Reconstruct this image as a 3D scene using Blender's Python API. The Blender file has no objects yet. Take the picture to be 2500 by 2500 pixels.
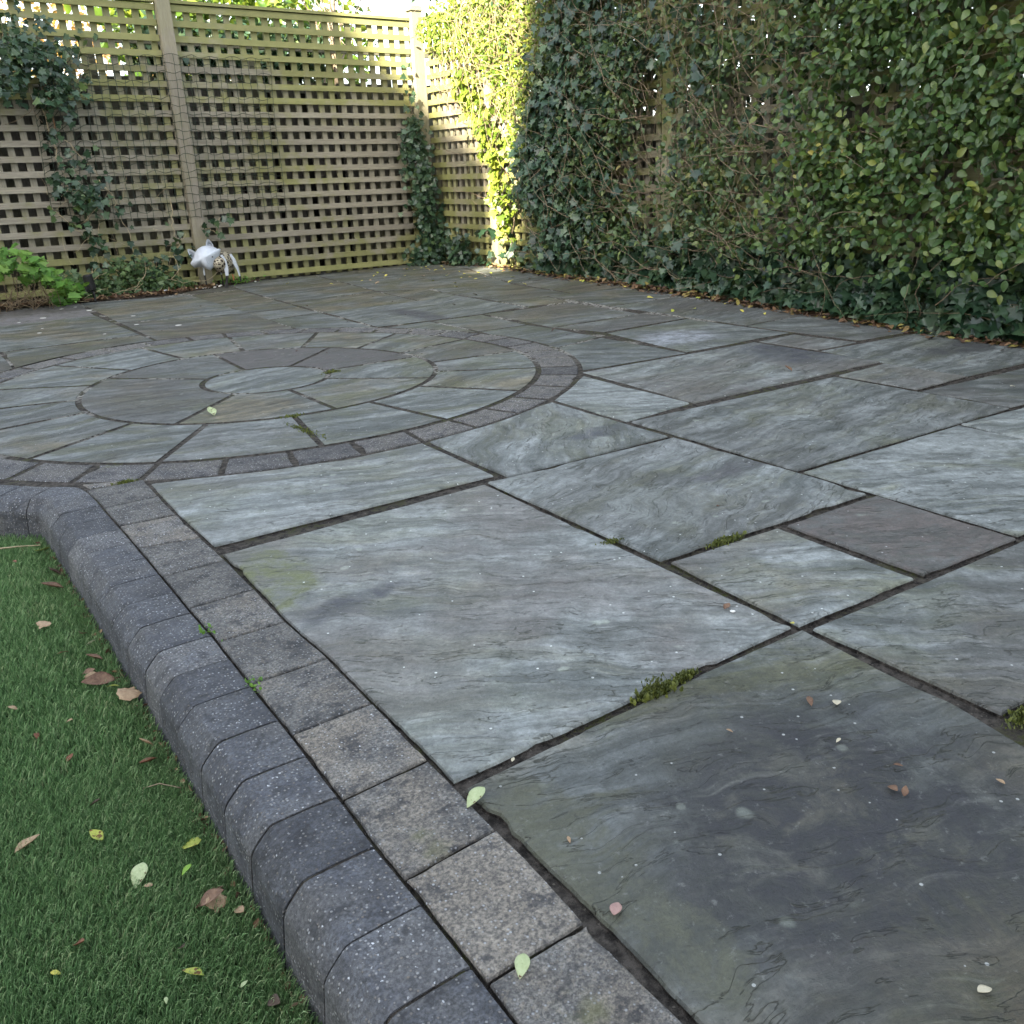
import bpy, bmesh, math, random
import numpy as np
from mathutils import Vector, Matrix, noise
R = math.radians
rng = np.random.default_rng(7)
random.seed(7)
DATA = {"ctr":[1.0586,3.4412],"rings":[[0.23665,0.00636,-0.01666,-0.00109,-0.00025,0.00198,0.00041],[0.66047,-0.00047,0.00018,-0.00506,-0.00245,0.00299,-0.01049],[1.07513,-0.00401,0.01724,-0.01954,-0.00412,0.00645,-0.01941],[1.21919,0.00537,0.00666,-0.01737,-0.00032,0.014,-0.02841]],"j1":[[-2.2971,-2.3156],[-1.5342,-1.5318],[-0.7377,-0.7245],[-0.0927,-0.0285],[0.7725,0.775],[1.5782,1.5677],[2.4224,2.3899]],"j2":[[-2.9659,-2.9605],[-2.5451,-2.5393],[-2.1584,-2.1621],[-1.7495,-1.7411],[-1.3321,-1.3402],[-0.9348,-0.9315],[-0.5561,-0.5607],[-0.2663,-0.2048],[0.162,0.1966],[0.5599,0.5974],[0.9796,0.9998],[1.3734,1.3923],[1.7628,1.7604],[2.1516,2.1567],[2.5773,2.5886],[2.9642,2.9508]],"j3":[[-2.4768,-2.4582],[-2.3157,-2.2991],[-2.1572,-2.153],[-1.9898,-1.985],[-1.83,-1.8249],[-1.6624,-1.6677],[-1.4949,-1.5115],[-1.3347,-1.3439],[-1.1773,-1.177],[-1.0158,-1.0154],[-0.8416,-0.857],[-0.6825,-0.6898],[-0.5531,-0.5548],[-0.3843,-0.3999],[-0.2543,-0.2519],[-0.099,-0.0829],[0.0716,0.0754],[0.2016,0.2403],[0.3847,0.4049],[0.5427,0.5821],[0.7306,0.7413],[0.917,0.9093],[1.0897,1.0635],[1.2263,1.2508],[1.4024,1.4003],[1.5424,1.5403],[1.7109,1.706],[1.8697,1.8653],[2.0383,2.0331],[2.2307,2.2118],[2.3917,2.375],[2.5938,2.5821],[2.7959,2.7893],[2.998,2.9964],[3.2001,3.2036],[3.4022,3.4107],[3.6043,3.6178]],"slabs":{"S0":[[0.417,1.596],[0.415,1.414],[0.424,1.248],[0.425,1.077],[0.428,0.911],[0.427,0.843],[1.08,0.85],[1.065,1.805],[0.412,1.78]],"S2":[[0.742,2.259],[0.683,2.273],[0.624,2.29],[0.566,2.31],[0.508,2.332],[0.401,2.363],[0.401,2.188],[0.408,1.945],[0.412,1.839],[1.12,1.85],[1.118,2.229],[0.88,2.225],[0.802,2.247]],"S3":[[1.141,2.231],[1.144,1.819],[1.698,1.824],[1.685,2.375],[1.616,2.359],[1.558,2.336],[1.501,2.314],[1.442,2.295],[1.383,2.278],[1.323,2.264],[1.263,2.252],[1.202,2.243]],"S4":[[1.092,1.187],[1.717,1.167],[1.718,1.373],[1.699,1.801],[1.136,1.807],[1.079,1.812]],"S5":[[1.091,0.843],[1.399,0.832],[1.396,1.155],[1.102,1.167]],"S6":[[1.428,0.832],[1.723,0.815],[1.726,1.146],[1.427,1.154]],"S10":[[1.735,1.384],[2.7,1.365],[2.671,1.995],[1.723,2.014]],"S11":[[1.902,2.54],[1.857,2.504],[1.81,2.47],[1.762,2.438],[1.706,2.395],[1.718,2.03],[2.018,2.068],[2.01,2.627],[1.946,2.578]],"S12":[[2.035,2.059],[3.019,2.052],[2.961,2.648],[2.046,2.682]],"S13":[[2.715,1.69],[3.009,1.694],[2.988,2.012],[2.699,1.999]],"S16":[[3.023,2.353],[3.273,2.349],[3.213,2.643],[2.985,2.642]],"S18":[[3.299,2.354],[3.794,2.323],[3.647,2.915],[3.211,2.928]],"S19":[[2.601,2.69],[3.23,2.676],[3.151,3.262],[2.652,3.285]],"S20":[[2.655,3.311],[3.151,3.276],[3.102,3.543],[2.573,3.595]],"S21":[[2.259,3.636],[2.271,3.58],[2.28,3.523],[2.286,3.465],[2.289,3.407],[2.29,3.349],[2.288,3.29],[2.282,3.232],[2.28,3.172],[2.288,3.167],[2.571,3.238],[2.559,3.603],[2.531,3.771],[2.252,3.783],[2.247,3.693]],"S22":[[2.251,3.075],[2.233,3.018],[2.212,2.962],[2.188,2.908],[2.162,2.855],[2.132,2.804],[2.099,2.754],[2.066,2.705],[2.593,2.679],[2.567,3.216],[2.283,3.158],[2.267,3.132]],"S23":[[2.252,3.791],[2.531,3.779],[2.546,4.241],[2.245,4.254]],"S24":[[2.571,3.613],[3.09,3.553],[3.07,4.124],[2.563,4.242]],"S25":[[2.001,4.183],[2.035,4.136],[2.066,4.088],[2.096,4.039],[2.125,3.989],[2.151,3.938],[2.175,3.885],[2.198,3.832],[2.224,3.779],[2.239,3.793],[2.229,4.256],[1.969,4.231]],"S26":[[1.939,4.276],[2.835,4.247],[2.828,5.011],[1.94,5.024]],"S27":[[2.573,5.003],[2.828,5.019],[2.845,5.42],[2.586,5.651]],"S28":[[1.94,5.032],[2.566,5.003],[2.588,5.673],[1.941,5.599]],"S29":[[2.85,4.235],[3.075,4.146],[3.114,4.424],[2.854,4.539]],"S30":[[2.854,4.548],[3.257,4.373],[3.28,5.041],[2.836,5.19]],"S31":[[3.265,4.37],[3.857,4.145],[3.85,4.902],[3.288,5.039]],"S32":[[3.126,3.838],[3.544,3.772],[3.551,4.28],[3.122,4.421]],"S33":[[3.217,2.936],[3.643,2.919],[3.544,3.764],[3.126,3.83]],"S31b":[[3.552,3.769],[3.831,3.576],[3.911,4.194],[3.559,4.278]],"S41a":[[0.937,5.51],[1.614,5.323],[1.594,6.534],[0.919,6.652]],"S41b":[[1.019,4.721],[1.08,4.72],[1.142,4.715],[1.203,4.706],[1.263,4.694],[1.322,4.679],[1.38,4.66],[1.437,4.638],[1.492,4.613],[1.546,4.586],[1.602,4.563],[1.614,5.314],[0.938,5.501],[0.957,4.722]],"S42":[[-0.106,5.85],[0.885,5.948],[0.91,6.652],[-0.079,6.546]],"S43":[[-0.087,4.851],[0.294,4.925],[0.932,4.964],[0.885,5.94],[-0.106,5.842]],"S44":[[0.354,4.465],[0.399,4.502],[0.447,4.537],[0.497,4.57],[0.549,4.599],[0.602,4.626],[0.657,4.65],[0.713,4.67],[0.771,4.688],[0.829,4.701],[0.889,4.711],[0.948,4.723],[0.932,4.956],[0.304,4.913],[0.308,4.429]],"S45":[[-0.036,3.883],[-0.016,3.936],[0.007,3.989],[0.031,4.041],[0.058,4.092],[0.086,4.142],[0.117,4.191],[0.15,4.24],[0.185,4.287],[0.222,4.333],[0.262,4.377],[0.302,4.421],[0.291,4.902],[-0.087,4.843],[-0.057,3.83]],"S46a":[[1.592,5.642],[1.929,5.612],[1.944,6.574],[1.602,6.534]],"S46b":[[1.6,5.344],[1.922,5.357],[1.929,5.604],[1.598,5.653]],"S46c":[[1.605,4.967],[1.924,5.017],[1.922,5.349],[1.6,5.336]],"S46d":[[1.659,4.517],[1.708,4.481],[1.755,4.444],[1.8,4.405],[1.843,4.365],[1.884,4.323],[1.926,4.281],[1.924,5.009],[1.606,4.959],[1.61,4.551]],"S47":[[1.602,6.542],[1.944,6.582],[1.987,7.085],[1.623,7.131]],"S48":[[1.952,6.579],[1.941,5.608],[2.588,5.682],[2.703,7.144],[1.995,7.085]],"S49":[[2.596,5.68],[2.851,5.425],[3.048,5.356],[3.195,7.117],[2.711,7.144]],"S50":[[2.837,5.198],[3.281,5.049],[3.764,7.02],[3.203,7.116]],"S7":[[1.108,0.503],[2.057,0.469],[2.05,0.787],[1.101,0.822]],"S9":[[1.742,0.821],[2.418,0.813],[2.406,1.357],[1.736,1.365]],"S15":[[2.405,0.861],[3.304,0.814],[3.326,1.314],[2.427,1.36]],"S14":[[2.721,1.369],[3.62,1.314],[3.6,1.609],[2.702,1.664]],"S17":[[3.012,2.029],[3.028,1.697],[3.793,1.657],[3.783,2.294],[3.019,2.334]],"S1":[[0.432,0.772],[0.434,0.72],[0.437,0.622],[0.438,0.505],[0.435,0.414],[0.44,0.02],[1.08,0.02],[1.06,0.446],[1.08,0.562],[1.076,0.636],[1.08,0.719],[1.086,0.832],[0.939,0.834],[0.761,0.833],[0.465,0.823],[0.432,0.821]],"S8":[[1.13,-0.12],[2.0,-0.12],[2.0,0.455],[1.115,0.478]]},"KR":[[0.0872,2.6443],[0.1466,2.5799],[0.1992,2.5279],[0.2255,2.52],[0.2395,2.4972],[0.2589,2.4614],[0.2632,2.369],[0.2659,2.2737],[0.2693,2.1528],[0.2766,1.9759],[0.2831,1.7422],[0.2859,1.5446],[0.2917,1.4294],[0.2924,1.2301],[0.2959,1.1136],[0.2948,1.0086],[0.2968,0.9038],[0.297,0.7925],[0.2945,0.6859],[0.3001,0.5897]],"KJ":[[[0.1466,2.5799]],[[0.2295,2.5133]],[[0.2662,2.2753],[0.1652,2.2788]],[[0.2677,2.0739],[0.1663,2.0738]],[[0.2725,1.8665],[0.2032,1.865]],[[0.2819,1.7369],[0.1832,1.7554]],[[0.2859,1.5446],[0.1971,1.5491]],[[0.2802,1.435],[0.1951,1.4385]],[[0.2888,1.4317],[0.1962,1.4388]],[[0.2892,1.3373],[0.1932,1.3349]],[[0.2914,1.2271],[0.2291,1.2314]],[[0.2959,1.1136],[0.2046,1.1233]],[[0.2926,1.0103],[0.2004,1.0142]],[[0.2968,0.9038],[0.2036,0.9072]],[[0.2962,0.7945],[0.1968,0.7966]],[[0.2941,0.6851],[0.24,0.6879]],[[0.2823,0.5831],[0.1969,0.5858]]],"RL":[[0.2632,2.4847],[0.2677,2.2786],[0.2691,2.0858],[0.276,1.9262],[0.2879,1.7395],[0.2939,1.5621],[0.298,1.4064],[0.3004,1.236],[0.2988,1.1176],[0.3041,1.0637],[0.3003,0.8966],[0.3017,0.8955],[0.3002,0.7935],[0.3004,0.7265],[0.3015,0.6716],[0.2996,0.6354],[0.302,0.5583],[0.3031,0.5043]],"RR":[[0.3958,2.3729],[0.3949,2.1812],[0.4005,1.934],[0.4074,1.7867],[0.4114,1.5903],[0.4109,1.4125],[0.4213,1.2395],[0.4223,1.071],[0.4229,0.9016],[0.4217,0.8407],[0.4267,0.8135],[0.4229,0.7361],[0.4302,0.7163],[0.4292,0.615],[0.4218,0.5649],[0.4181,0.5139],[0.4274,0.4079]],"RJ":[[[0.275,2.4206],[0.3705,2.418]],[[0.274,2.2429],[0.3976,2.2493]],[[0.2786,2.0929],[0.4017,2.0843]],[[0.2837,1.9265],[0.3986,1.9045]],[[0.2885,1.7424],[0.4085,1.7445]],[[0.2929,1.5648],[0.4122,1.5704]],[[0.2974,1.4043],[0.4115,1.4047]],[[0.3008,1.2371],[0.4225,1.2386]],[[0.3044,1.0681],[0.4223,1.071]],[[0.3017,0.8955],[0.4229,0.9016]],[[0.3007,0.727],[0.4229,0.734]],[[0.3023,0.5588],[0.4253,0.5598]]],"cam":{"f":2164.7104745597976,"cx":1336.9960453775934,"cy":1242.8179180663385,"fw":[0.533612,0.767751,-0.354707],"r":[0.814578,-0.579351,-0.028555],"u":[0.227423,0.273699,0.934541],"h":0.72}}
C = bpy.context.scene.collection
SC = bpy.context.scene

# ------------------------------------------------------------------ camera
cd = DATA['cam']
cam_d = bpy.data.cameras.new('camera'); cam = bpy.data.objects.new('camera', cam_d); C.objects.link(cam)
r_, u_, f_ = Vector(cd['r']), Vector(cd['u']), Vector(cd['fw'])
m = Matrix.Identity(4)
for i in range(3):
    m[i][0] = r_[i]; m[i][1] = u_[i]; m[i][2] = -f_[i]
m[2][3] = cd['h']
cam.matrix_world = m
cam_d.sensor_width = 36; cam_d.lens = cd['f'] / 2500 * 36
cam_d.shift_x = -(cd['cx'] - 1250) / 2500; cam_d.shift_y = (cd['cy'] - 1250) / 2500
cam_d.clip_start = 0.02; cam_d.clip_end = 400
SC.camera = cam
# ------------------------------------------------------------------ light
SUN_EL = R(30); SXY = Vector((-.82, -.572)).normalized()      # towards the sun
w = bpy.data.worlds.new('World'); SC.world = w; w.use_nodes = True
nt = w.node_tree; bg = nt.nodes['Background']
sky = nt.nodes.new('ShaderNodeTexSky'); sky.sky_type = 'NISHITA'; sky.sun_disc = False
sky.sun_elevation = SUN_EL; sky.sun_rotation = math.atan2(SXY.x, SXY.y)
sky.air_density = 1.0; sky.dust_density = 2.2; sky.ozone_density = 1.0
hs = nt.nodes.new('ShaderNodeHueSaturation'); hs.inputs['Saturation'].default_value = .52
nt.links.new(sky.outputs[0], hs.inputs['Color']); tn = nt.nodes.new('ShaderNodeMix'); tn.data_type = 'RGBA'; tn.blend_type = 'MULTIPLY'; tn.inputs[0].default_value = 1; tn.inputs[7].default_value = (1., 1., .955, 1)
nt.links.new(hs.outputs[0], tn.inputs[6]); nt.links.new(tn.outputs[2], bg.inputs[0]); bg.inputs[1].default_value = 0.105
sd = bpy.data.lights.new('sun', 'SUN'); sd.energy = 4.8; sd.angle = R(.55); sd.color = (1, .89, .68)
sun = bpy.data.objects.new('sun', sd); C.objects.link(sun)
sdir = Vector((SXY.x * math.cos(SUN_EL), SXY.y * math.cos(SUN_EL), math.sin(SUN_EL)))
sun.rotation_euler = sdir.to_track_quat('Z', 'Y').to_euler(); sun.location = sdir * 30
SC.view_settings.view_transform = 'Standard'; SC.view_settings.look = 'None'
SC.view_settings.exposure = 2.98; SC.view_settings.gamma = 1
try: SC.view_settings.use_curve_mapping = False
except Exception: pass

# ------------------------------------------------------------------ node helper
class NT:
    def __init__(s, name):
        s.m = bpy.data.materials.new(name); s.m.use_nodes = True
        s.t = s.m.node_tree; s.b = s.t.nodes['Principled BSDF']; s.out = s.t.nodes['Material Output']
    def n(s, typ, **kw):
        n = s.t.nodes.new('ShaderNode' + typ)
        for k, v in kw.items(): setattr(n, k, v)
        return n
    def put(s, sock, v):
        if v is None: return
        if hasattr(v, 'is_output') or hasattr(v, 'links'): s.t.links.new(v, sock)
        else:
            if isinstance(v, (tuple, list)) and len(v) == 3 and sock.type == 'RGBA': v = (*v, 1)
            sock.default_value = v
    def math(s, op, a, b=None, c=None, clamp=False):
        n = s.n('Math', operation=op, use_clamp=clamp)
        for i, v in enumerate((a, b, c)):
            if v is not None: s.put(n.inputs[i], v)
        return n.outputs[0]
    def vmath(s, op, a, b=None, out=0):
        n = s.n('VectorMath', operation=op); s.put(n.inputs[0], a)
        if b is not None: s.put(n.inputs[1], b)
        return n.outputs[out]
    def mix(s, f, a, b, blend='MIX'):
        n = s.n('Mix', data_type='RGBA', blend_type=blend)
        s.put(n.inputs[0], f); s.put(n.inputs[6], a); s.put(n.inputs[7], b); return n.outputs[2]
    def noise(s, vec, scale, detail=4, rough=.55, dist=0, lac=2.0, col=False):
        n = s.n('TexNoise'); s.put(n.inputs['Vector'], vec); n.inputs['Scale'].default_value = scale
        n.inputs['Detail'].default_value = detail; n.inputs['Roughness'].default_value = rough
        n.inputs['Distortion'].default_value = dist; n.inputs['Lacunarity'].default_value = lac
        return n.outputs[1 if col else 0]
    def vor(s, vec, scale, out=0, feat='F1', rand=1.0):
        n = s.n('TexVoronoi', feature=feat); s.put(n.inputs['Vector'], vec); n.inputs['Scale'].default_value = scale
        n.inputs['Randomness'].default_value = rand
        return n.outputs[out]
    def ss(s, v, a, b):   # smoothstep map to 0..1
        n = s.n('MapRange', interpolation_type='SMOOTHSTEP'); s.put(n.inputs[0], v)
        s.put(n.inputs[1], a); s.put(n.inputs[2], b); return n.outputs[0]
    def lin(s, v, a, b, c=0., d=1.):
        n = s.n('MapRange'); s.put(n.inputs[0], v); n.inputs[1].default_value = a; n.inputs[2].default_value = b
        n.inputs[3].default_value = c; n.inputs[4].default_value = d; return n.outputs[0]
    def ramp(s, v, stops):
        n = s.n('ValToRGB'); e = n.color_ramp.elements
        while len(e) < len(stops): e.new(.5)
        for q, (pos, c) in zip(e, stops): q.position = pos; q.color = (*c, 1)
        s.put(n.inputs[0], v); return n.outputs[0]
    def attr(s, name, typ='OBJECT', out=2):
        n = s.n('Attribute', attribute_type=typ, attribute_name=name); return n.outputs[out]
    def xyz(s, v, i):
        n = s.n('SeparateXYZ'); s.put(n.inputs[0], v); return n.outputs[i]
    def comb(s, x, y, z):
        n = s.n('CombineXYZ')
        for i, v in enumerate((x, y, z)): s.put(n.inputs[i], v)
        return n.outputs[0]
    def pos(s): return s.n('NewGeometry').outputs['Position']
    def obj(s): return s.n('TexCoord').outputs['Object']
    def rpi(s): return s.n('NewGeometry').outputs['Random Per Island']
    def rnd(s): return s.n('ObjectInfo').outputs['Random']
    def bump(s, h, dist, strength=1.0, nrm=None):
        n = s.n('Bump'); s.put(n.inputs['Height'], h); n.inputs['Distance'].default_value = dist
        n.inputs['Strength'].default_value = strength
        if nrm is not None: s.put(n.inputs['Normal'], nrm)
        return n.outputs[0]
    def fin(s, col=None, rough=None, nrm=None, spec=None, **kw):
        if col is not None: s.put(s.b.inputs['Base Color'], col)
        if rough is not None: s.put(s.b.inputs['Roughness'], rough)
        if nrm is not None: s.put(s.b.inputs['Normal'], nrm)
        if spec is not None: s.put(s.b.inputs['Specular IOR Level'], spec)
        for k, v in kw.items(): s.put(s.b.inputs[k], v)
        return s.m

# ------------------------------------------------------------------ materials
def mat_stone():
    s = NT('riven_sandstone')
    ob = s.obj(); seed = s.attr('seed'); gr = s.attr('grain')
    rot = s.n('VectorRotate', rotation_type='Z_AXIS'); s.put(rot.inputs['Vector'], ob); s.put(rot.inputs['Angle'], s.math('MULTIPLY', gr, -1.))
    v0 = rot.outputs[0]
    off = s.comb(s.math('MULTIPLY', seed, 17.3), s.math('MULTIPLY', seed, 5.1), seed)
    v = s.vmath('ADD', v0, off)
    warp = s.noise(v, 3.2, 3, .6, col=True)
    vw = s.vmath('ADD', v, s.vmath('MULTIPLY', s.vmath('SUBTRACT', warp, (.5, .5, .5)), (.16, .16, 0)))
    vs = s.vmath('MULTIPLY', vw, (1.0, 4.2, 1.0))          # stretched along the grain
    big = s.noise(vw, 2.4, 5, .6)
    big2 = s.noise(s.vmath('ADD', vw, (9, 4, 0)), 3.4, 5, .62)
    strk = s.noise(s.vmath('MULTIPLY', vw, (1.0, 6.5, 1.0)), 2.4, 8, .68)
    strk2 = s.noise(s.vmath('MULTIPLY', vw, (2., 16., 1.)), 3.0, 4, .65)
    fine = s.noise(v, 160, 3, .7)
    mid = s.noise(v, 38, 5, .7)
    mid2 = s.noise(s.vmath('ADD', vw, (5, 5, 0)), 15, 6, .72)
    green = s.attr('green'); dark = s.attr('dark'); tone = s.attr('tone'); purple = s.attr('purple')
    blue = s.mix(s.ss(strk, .36, .64), (.090, .101, .098), (.280, .304, .302))
    grn = s.mix(s.ss(strk, .36, .64), (.092, .076, .047), (.268, .232, .155))
    c = s.mix(s.ss(s.math('ADD', s.math('MULTIPLY', s.math('SUBTRACT', big, .5), 1.6), green), .30, .72), blue, grn)
    # olive algae blotches
    alg = s.math('MULTIPLY', s.ss(s.math('ADD', big2, s.math('MULTIPLY', strk2, .35)), .66, .82), s.math('ADD', .35, s.math('MULTIPLY', green, .9)))
    c = s.mix(s.math('MULTIPLY', alg, .85, clamp=True), c, (.10, .108, .035))
    band = s.ss(s.noise(s.vmath('MULTIPLY', s.vmath('ADD', vw, (2, 8, 3)), (1., 4.5, 1.)), 2.0, 6, .66), .52, .64)
    c = s.mix(s.math('MULTIPLY', band, s.math('ADD', .42, s.math('MULTIPLY', green, .8)), clamp=True), c, s.mix(strk, (.075, .076, .035), (.175, .178, .095)))
    # purple-brown mineral tint
    c = s.mix(s.math('MULTIPLY', purple, s.ss(s.noise(s.vmath('ADD', vw, (3, 7, 2)), 1.9, 4, .6), .38, .6), clamp=True), c, (.105, .088, .080))
    # dark stains with soft streaky shape
    dk = s.ss(s.math('ADD', s.math('ADD', s.math('MULTIPLY', s.noise(s.vmath('ADD', vs, (3, 1, 5)), 1.1, 5, .6), 1.), s.math('MULTIPLY', mid, .12)), s.math('MULTIPLY', dark, .5)), .70, .95)
    # placed stain (object coordinates), x y radius squash
    st = s.attr('stain', out=1); sp = s.attr('stainsize', out=1)
    dd = s.vmath('DIVIDE', s.vmath('SUBTRACT', s.vmath('ADD', ob, s.vmath('MULTIPLY', s.vmath('SUBTRACT', s.noise(v, 5, 5, .6, col=True), (.5, .5, .5)), (.22, .22, 0))), st), sp)
    dist = s.vmath('LENGTH', dd, out=1)
    stn = s.math('SUBTRACT', 1., s.ss(dist, .45, 1.15))
    stc = s.attr('staincol', out=0)
    c = s.mix(s.math('MULTIPLY', dk, .6), c, (.046, .048, .047))
    c = s.mix(s.math('MULTIPLY', stn, s.math('ADD', .50, s.math('MULTIPLY', s.ss(mid2, .36, .56), .5)), clamp=True), c, s.mix(s.math('MULTIPLY', mid, .3), stc, (.1, .1, .09)))
    st2 = s.attr('patch', out=1); sp2 = s.attr('patchsize', out=1)
    dd2 = s.vmath('DIVIDE', s.vmath('SUBTRACT', s.vmath('ADD', ob, s.vmath('MULTIPLY', s.vmath('SUBTRACT', s.noise(s.vmath('ADD', v, (2, 9, 1)), 9, 6, .68, col=True), (.5, .5, .5)), (.16, .16, 0))), st2), sp2)
    stn2 = s.math('SUBTRACT', 1., s.ss(s.vmath('LENGTH', dd2, out=1), .75, 1.05))
    c = s.mix(s.math('MULTIPLY', stn2, s.math('ADD', .15, s.math('MULTIPLY', s.ss(mid2, .36, .60), .8)), clamp=True), c, s.mix(s.ss(mid, .35, .65), s.attr('patchcol', out=0), s.mix(.5, s.attr('patchcol', out=0), (.03, .03, .02))))
    # pale worn streaks
    pale = s.ss(s.math('ADD', strk2, s.math('MULTIPLY', big2, .3)), .70, .92)
    c = s.mix(s.math('MULTIPLY', pale, .34), c, (.34, .34, .31))
    thin = s.ss(s.noise(s.vmath('MULTIPLY', vw, (1.4, 26., 1.)), 2.6, 4, .6), .60, .76)
    c = s.mix(s.math('MULTIPLY', thin, .50), c, (.07, .078, .055))
    # lamination ledges
    lv = s.math('MULTIPLY', s.noise(s.vmath('MULTIPLY', vw, (1., 5.0, 1.)), 1.6, 6, .62), 9)
    fr = s.math('FRACT', lv); step = s.math('ADD', s.math('FLOOR', lv), s.ss(fr, .0, .07))
    lineamt = s.math('MULTIPLY', s.math('SUBTRACT', 1., s.ss(fr, .05, .13)), s.ss(s.noise(v, 5, 3), .43, .55))
    c = s.mix(s.math('MULTIPLY', lineamt, .55), c, (.05, .052, .036))
    # speckle, grit, lichen
    c = s.mix(s.lin(mid2, .38, .62, .42, 0.), c, s.mix(green, (.06, .064, .062), (.055, .058, .032)))
    c = s.mix(s.lin(mid, .34, .60, .52, 0.), c, (.040, .044, .038))
    c = s.mix(s.math('MULTIPLY', s.ss(s.noise(v, 75, 4, .75), .60, .70), .30), c, (.30, .31, .29))
    pit = s.ss(s.noise(v, 110, 3, .7), .62, .70)
    c = s.mix(s.math('MULTIPLY', pit, .45), c, (.03, .03, .028))
    vd = s.vor(v, 95); vc = s.vor(v, 95, out=1)
    fl = s.math('MULTIPLY', s.math('LESS_THAN', vd, .20), s.math('GREATER_THAN', s.xyz(vc, 0), .975))
    c = s.mix(s.math('MULTIPLY', fl, .75), c, (.5, .52, .5))
    ld = s.vor(s.vmath('ADD', vw, (1, 1, 1)), 26); lc = s.vor(s.vmath('ADD', vw, (1, 1, 1)), 26, out=1)
    li = s.math('MULTIPLY', s.math('SUBTRACT', 1., s.ss(ld, .12, .30)), s.math('GREATER_THAN', s.xyz(lc, 1), .93))
    c = s.mix(s.math('MULTIPLY', li, .4), c, (.30, .33, .28))
    c = s.mix(s.lin(fine, .4, .62, .0, .42), c, s.mix(.5, c, (.015, .015, .015)))
    hs = s.n('HueSaturation'); s.put(hs.inputs['Color'], c); s.put(hs.inputs['Value'], tone); hs.inputs['Saturation'].default_value = 1.0
    c = hs.outputs[0]
    h = s.math('ADD', s.math('MULTIPLY', step, .42), s.math('ADD', s.math('MULTIPLY', strk2, .55), s.math('ADD', s.math('ADD', s.math('MULTIPLY', mid, .38), s.math('MULTIPLY', mid2, .5)), s.math('MULTIPLY', fine, .16))))
    rough = s.math('ADD', .50, s.math('MULTIPLY', mid, .36))
    return s.fin(c, rough, s.bump(h, .0085, 1.), .40)

def mat_block(name, base, dark, warm, flecks, bluish):
    s = NT(name); P = s.pos(); rd = s.rnd()
    v = s.vmath('ADD', P, s.comb(s.math('MULTIPLY', rd, 3.), 0., s.math('MULTIPLY', rd, 7.)))
    n1 = s.noise(v, 14, 5, .65); n2 = s.noise(v, 90, 4, .7); n3 = s.noise(v, 320, 3, .7); n4 = s.noise(v, 34, 3, .6)
    c = s.mix(s.ss(n1, .35, .66), base, dark)
    c = s.mix(s.math('MULTIPLY', s.ss(s.math('ADD', s.noise(v, 9, 3), s.math('MULTIPLY', s.math('SUBTRACT', rd, .5), .35)), .44, .66), .65), c, warm)
    c = s.mix(s.lin(n2, .32, .7, .55, 0.), c, (.028, .03, .034))
    c = s.mix(s.math('MULTIPLY', s.ss(n4, .54, .65), .75), c, (.022, .024, .03))
    c = s.mix(s.lin(s.noise(v, 230, 3, .75), .40, .62, .75, 0.), c, (.025, .025, .026))
    c = s.mix(s.lin(s.noise(v, 150, 3, .7), .52, .66, 0., .35), c, warm)
    # aggregate stones
    a1 = s.vor(v, 210); a1c = s.vor(v, 210, out=1)
    agg = s.math('MULTIPLY', s.math('SUBTRACT', 1., s.ss(a1, .22, .42)), s.math('GREATER_THAN', s.xyz(a1c, 0), .62))
    c = s.mix(s.math('MULTIPLY', agg, .8), c, s.mix(s.xyz(a1c, 1), (.12, .10, .08), (.30, .31, .32)))
    v2 = s.vmath('ADD', s.vmath('ADD', v, (.3, .1, .2)), s.vmath('MULTIPLY', s.noise(v, 260, 2, col=True), (.006, .006, .006)))
    a2 = s.vor(v2, 175); a2c = s.vor(v2, 175, out=1)
    f2 = s.math('MULTIPLY', s.math('SUBTRACT', 1., s.ss(a2, .14, .30)), s.math('GREATER_THAN', s.xyz(a2c, 2), 1 - flecks))
    c = s.mix(s.math('MULTIPLY', f2, s.lin(s.xyz(a2c, 0), 0, 1, .35, 1.)), c, (.55, .57, .60))
    alg = s.ss(s.noise(s.vmath('ADD', P, (4, 4, 4)), 7, 4, .6), .64, .76)
    c = s.mix(s.math('MULTIPLY', alg, .45), c, (.11, .115, .035))
    hs = s.n('HueSaturation'); s.put(hs.inputs['Color'], c); s.put(hs.inputs['Value'], s.lin(rd, 0, 1, .70, 1.22)); c = hs.outputs[0]
    h = s.math('ADD', s.math('MULTIPLY', n2, .5), s.math('ADD', s.math('MULTIPLY', n3, .35), s.math('MULTIPLY', agg, .35)))
    return s.fin(c, s.math('SUBTRACT', .82, s.math('MULTIPLY', s.math('MAXIMUM', f2, agg), .38)), s.bump(h, .0032, .95), .5)

def mat_mortar():
    s = NT('joint_mortar'); P = s.pos()
    n = s.noise(P, 60, 5, .7); n2 = s.noise(P, 5, 4); n3 = s.noise(P, 300, 3, .7)
    c = s.mix(s.ss(n, .32, .66), (.016, .014, .012), (.098, .086, .074))
    c = s.mix(s.math('MULTIPLY', s.ss(n2, .5, .62), s.ss(n, .45, .6)), c, (.05, .055, .018))
    c = s.mix(s.math('MULTIPLY', s.math('MULTIPLY', s.ss(s.noise(P, 3.1, 3), .50, .56), s.ss(s.noise(P, 55, 3), .42, .55)), s.math('MULTIPLY', s.ss(s.xyz(P, 1), 2.7, 3.1), .75)), c, (.34, .33, .30))
    g = s.vor(P, 190, out=1)
    c = s.mix(s.math('MULTIPLY', s.math('MULTIPLY', s.math('GREATER_THAN', s.xyz(g, 0), .9), s.math('LESS_THAN', s.vor(P, 190), .3)), .5), c, (.20, .18, .15))
    return s.fin(c, .9, s.bump(s.math('ADD', n, s.math('MULTIPLY', n3, .5)), .012, 1.), .2)

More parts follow.
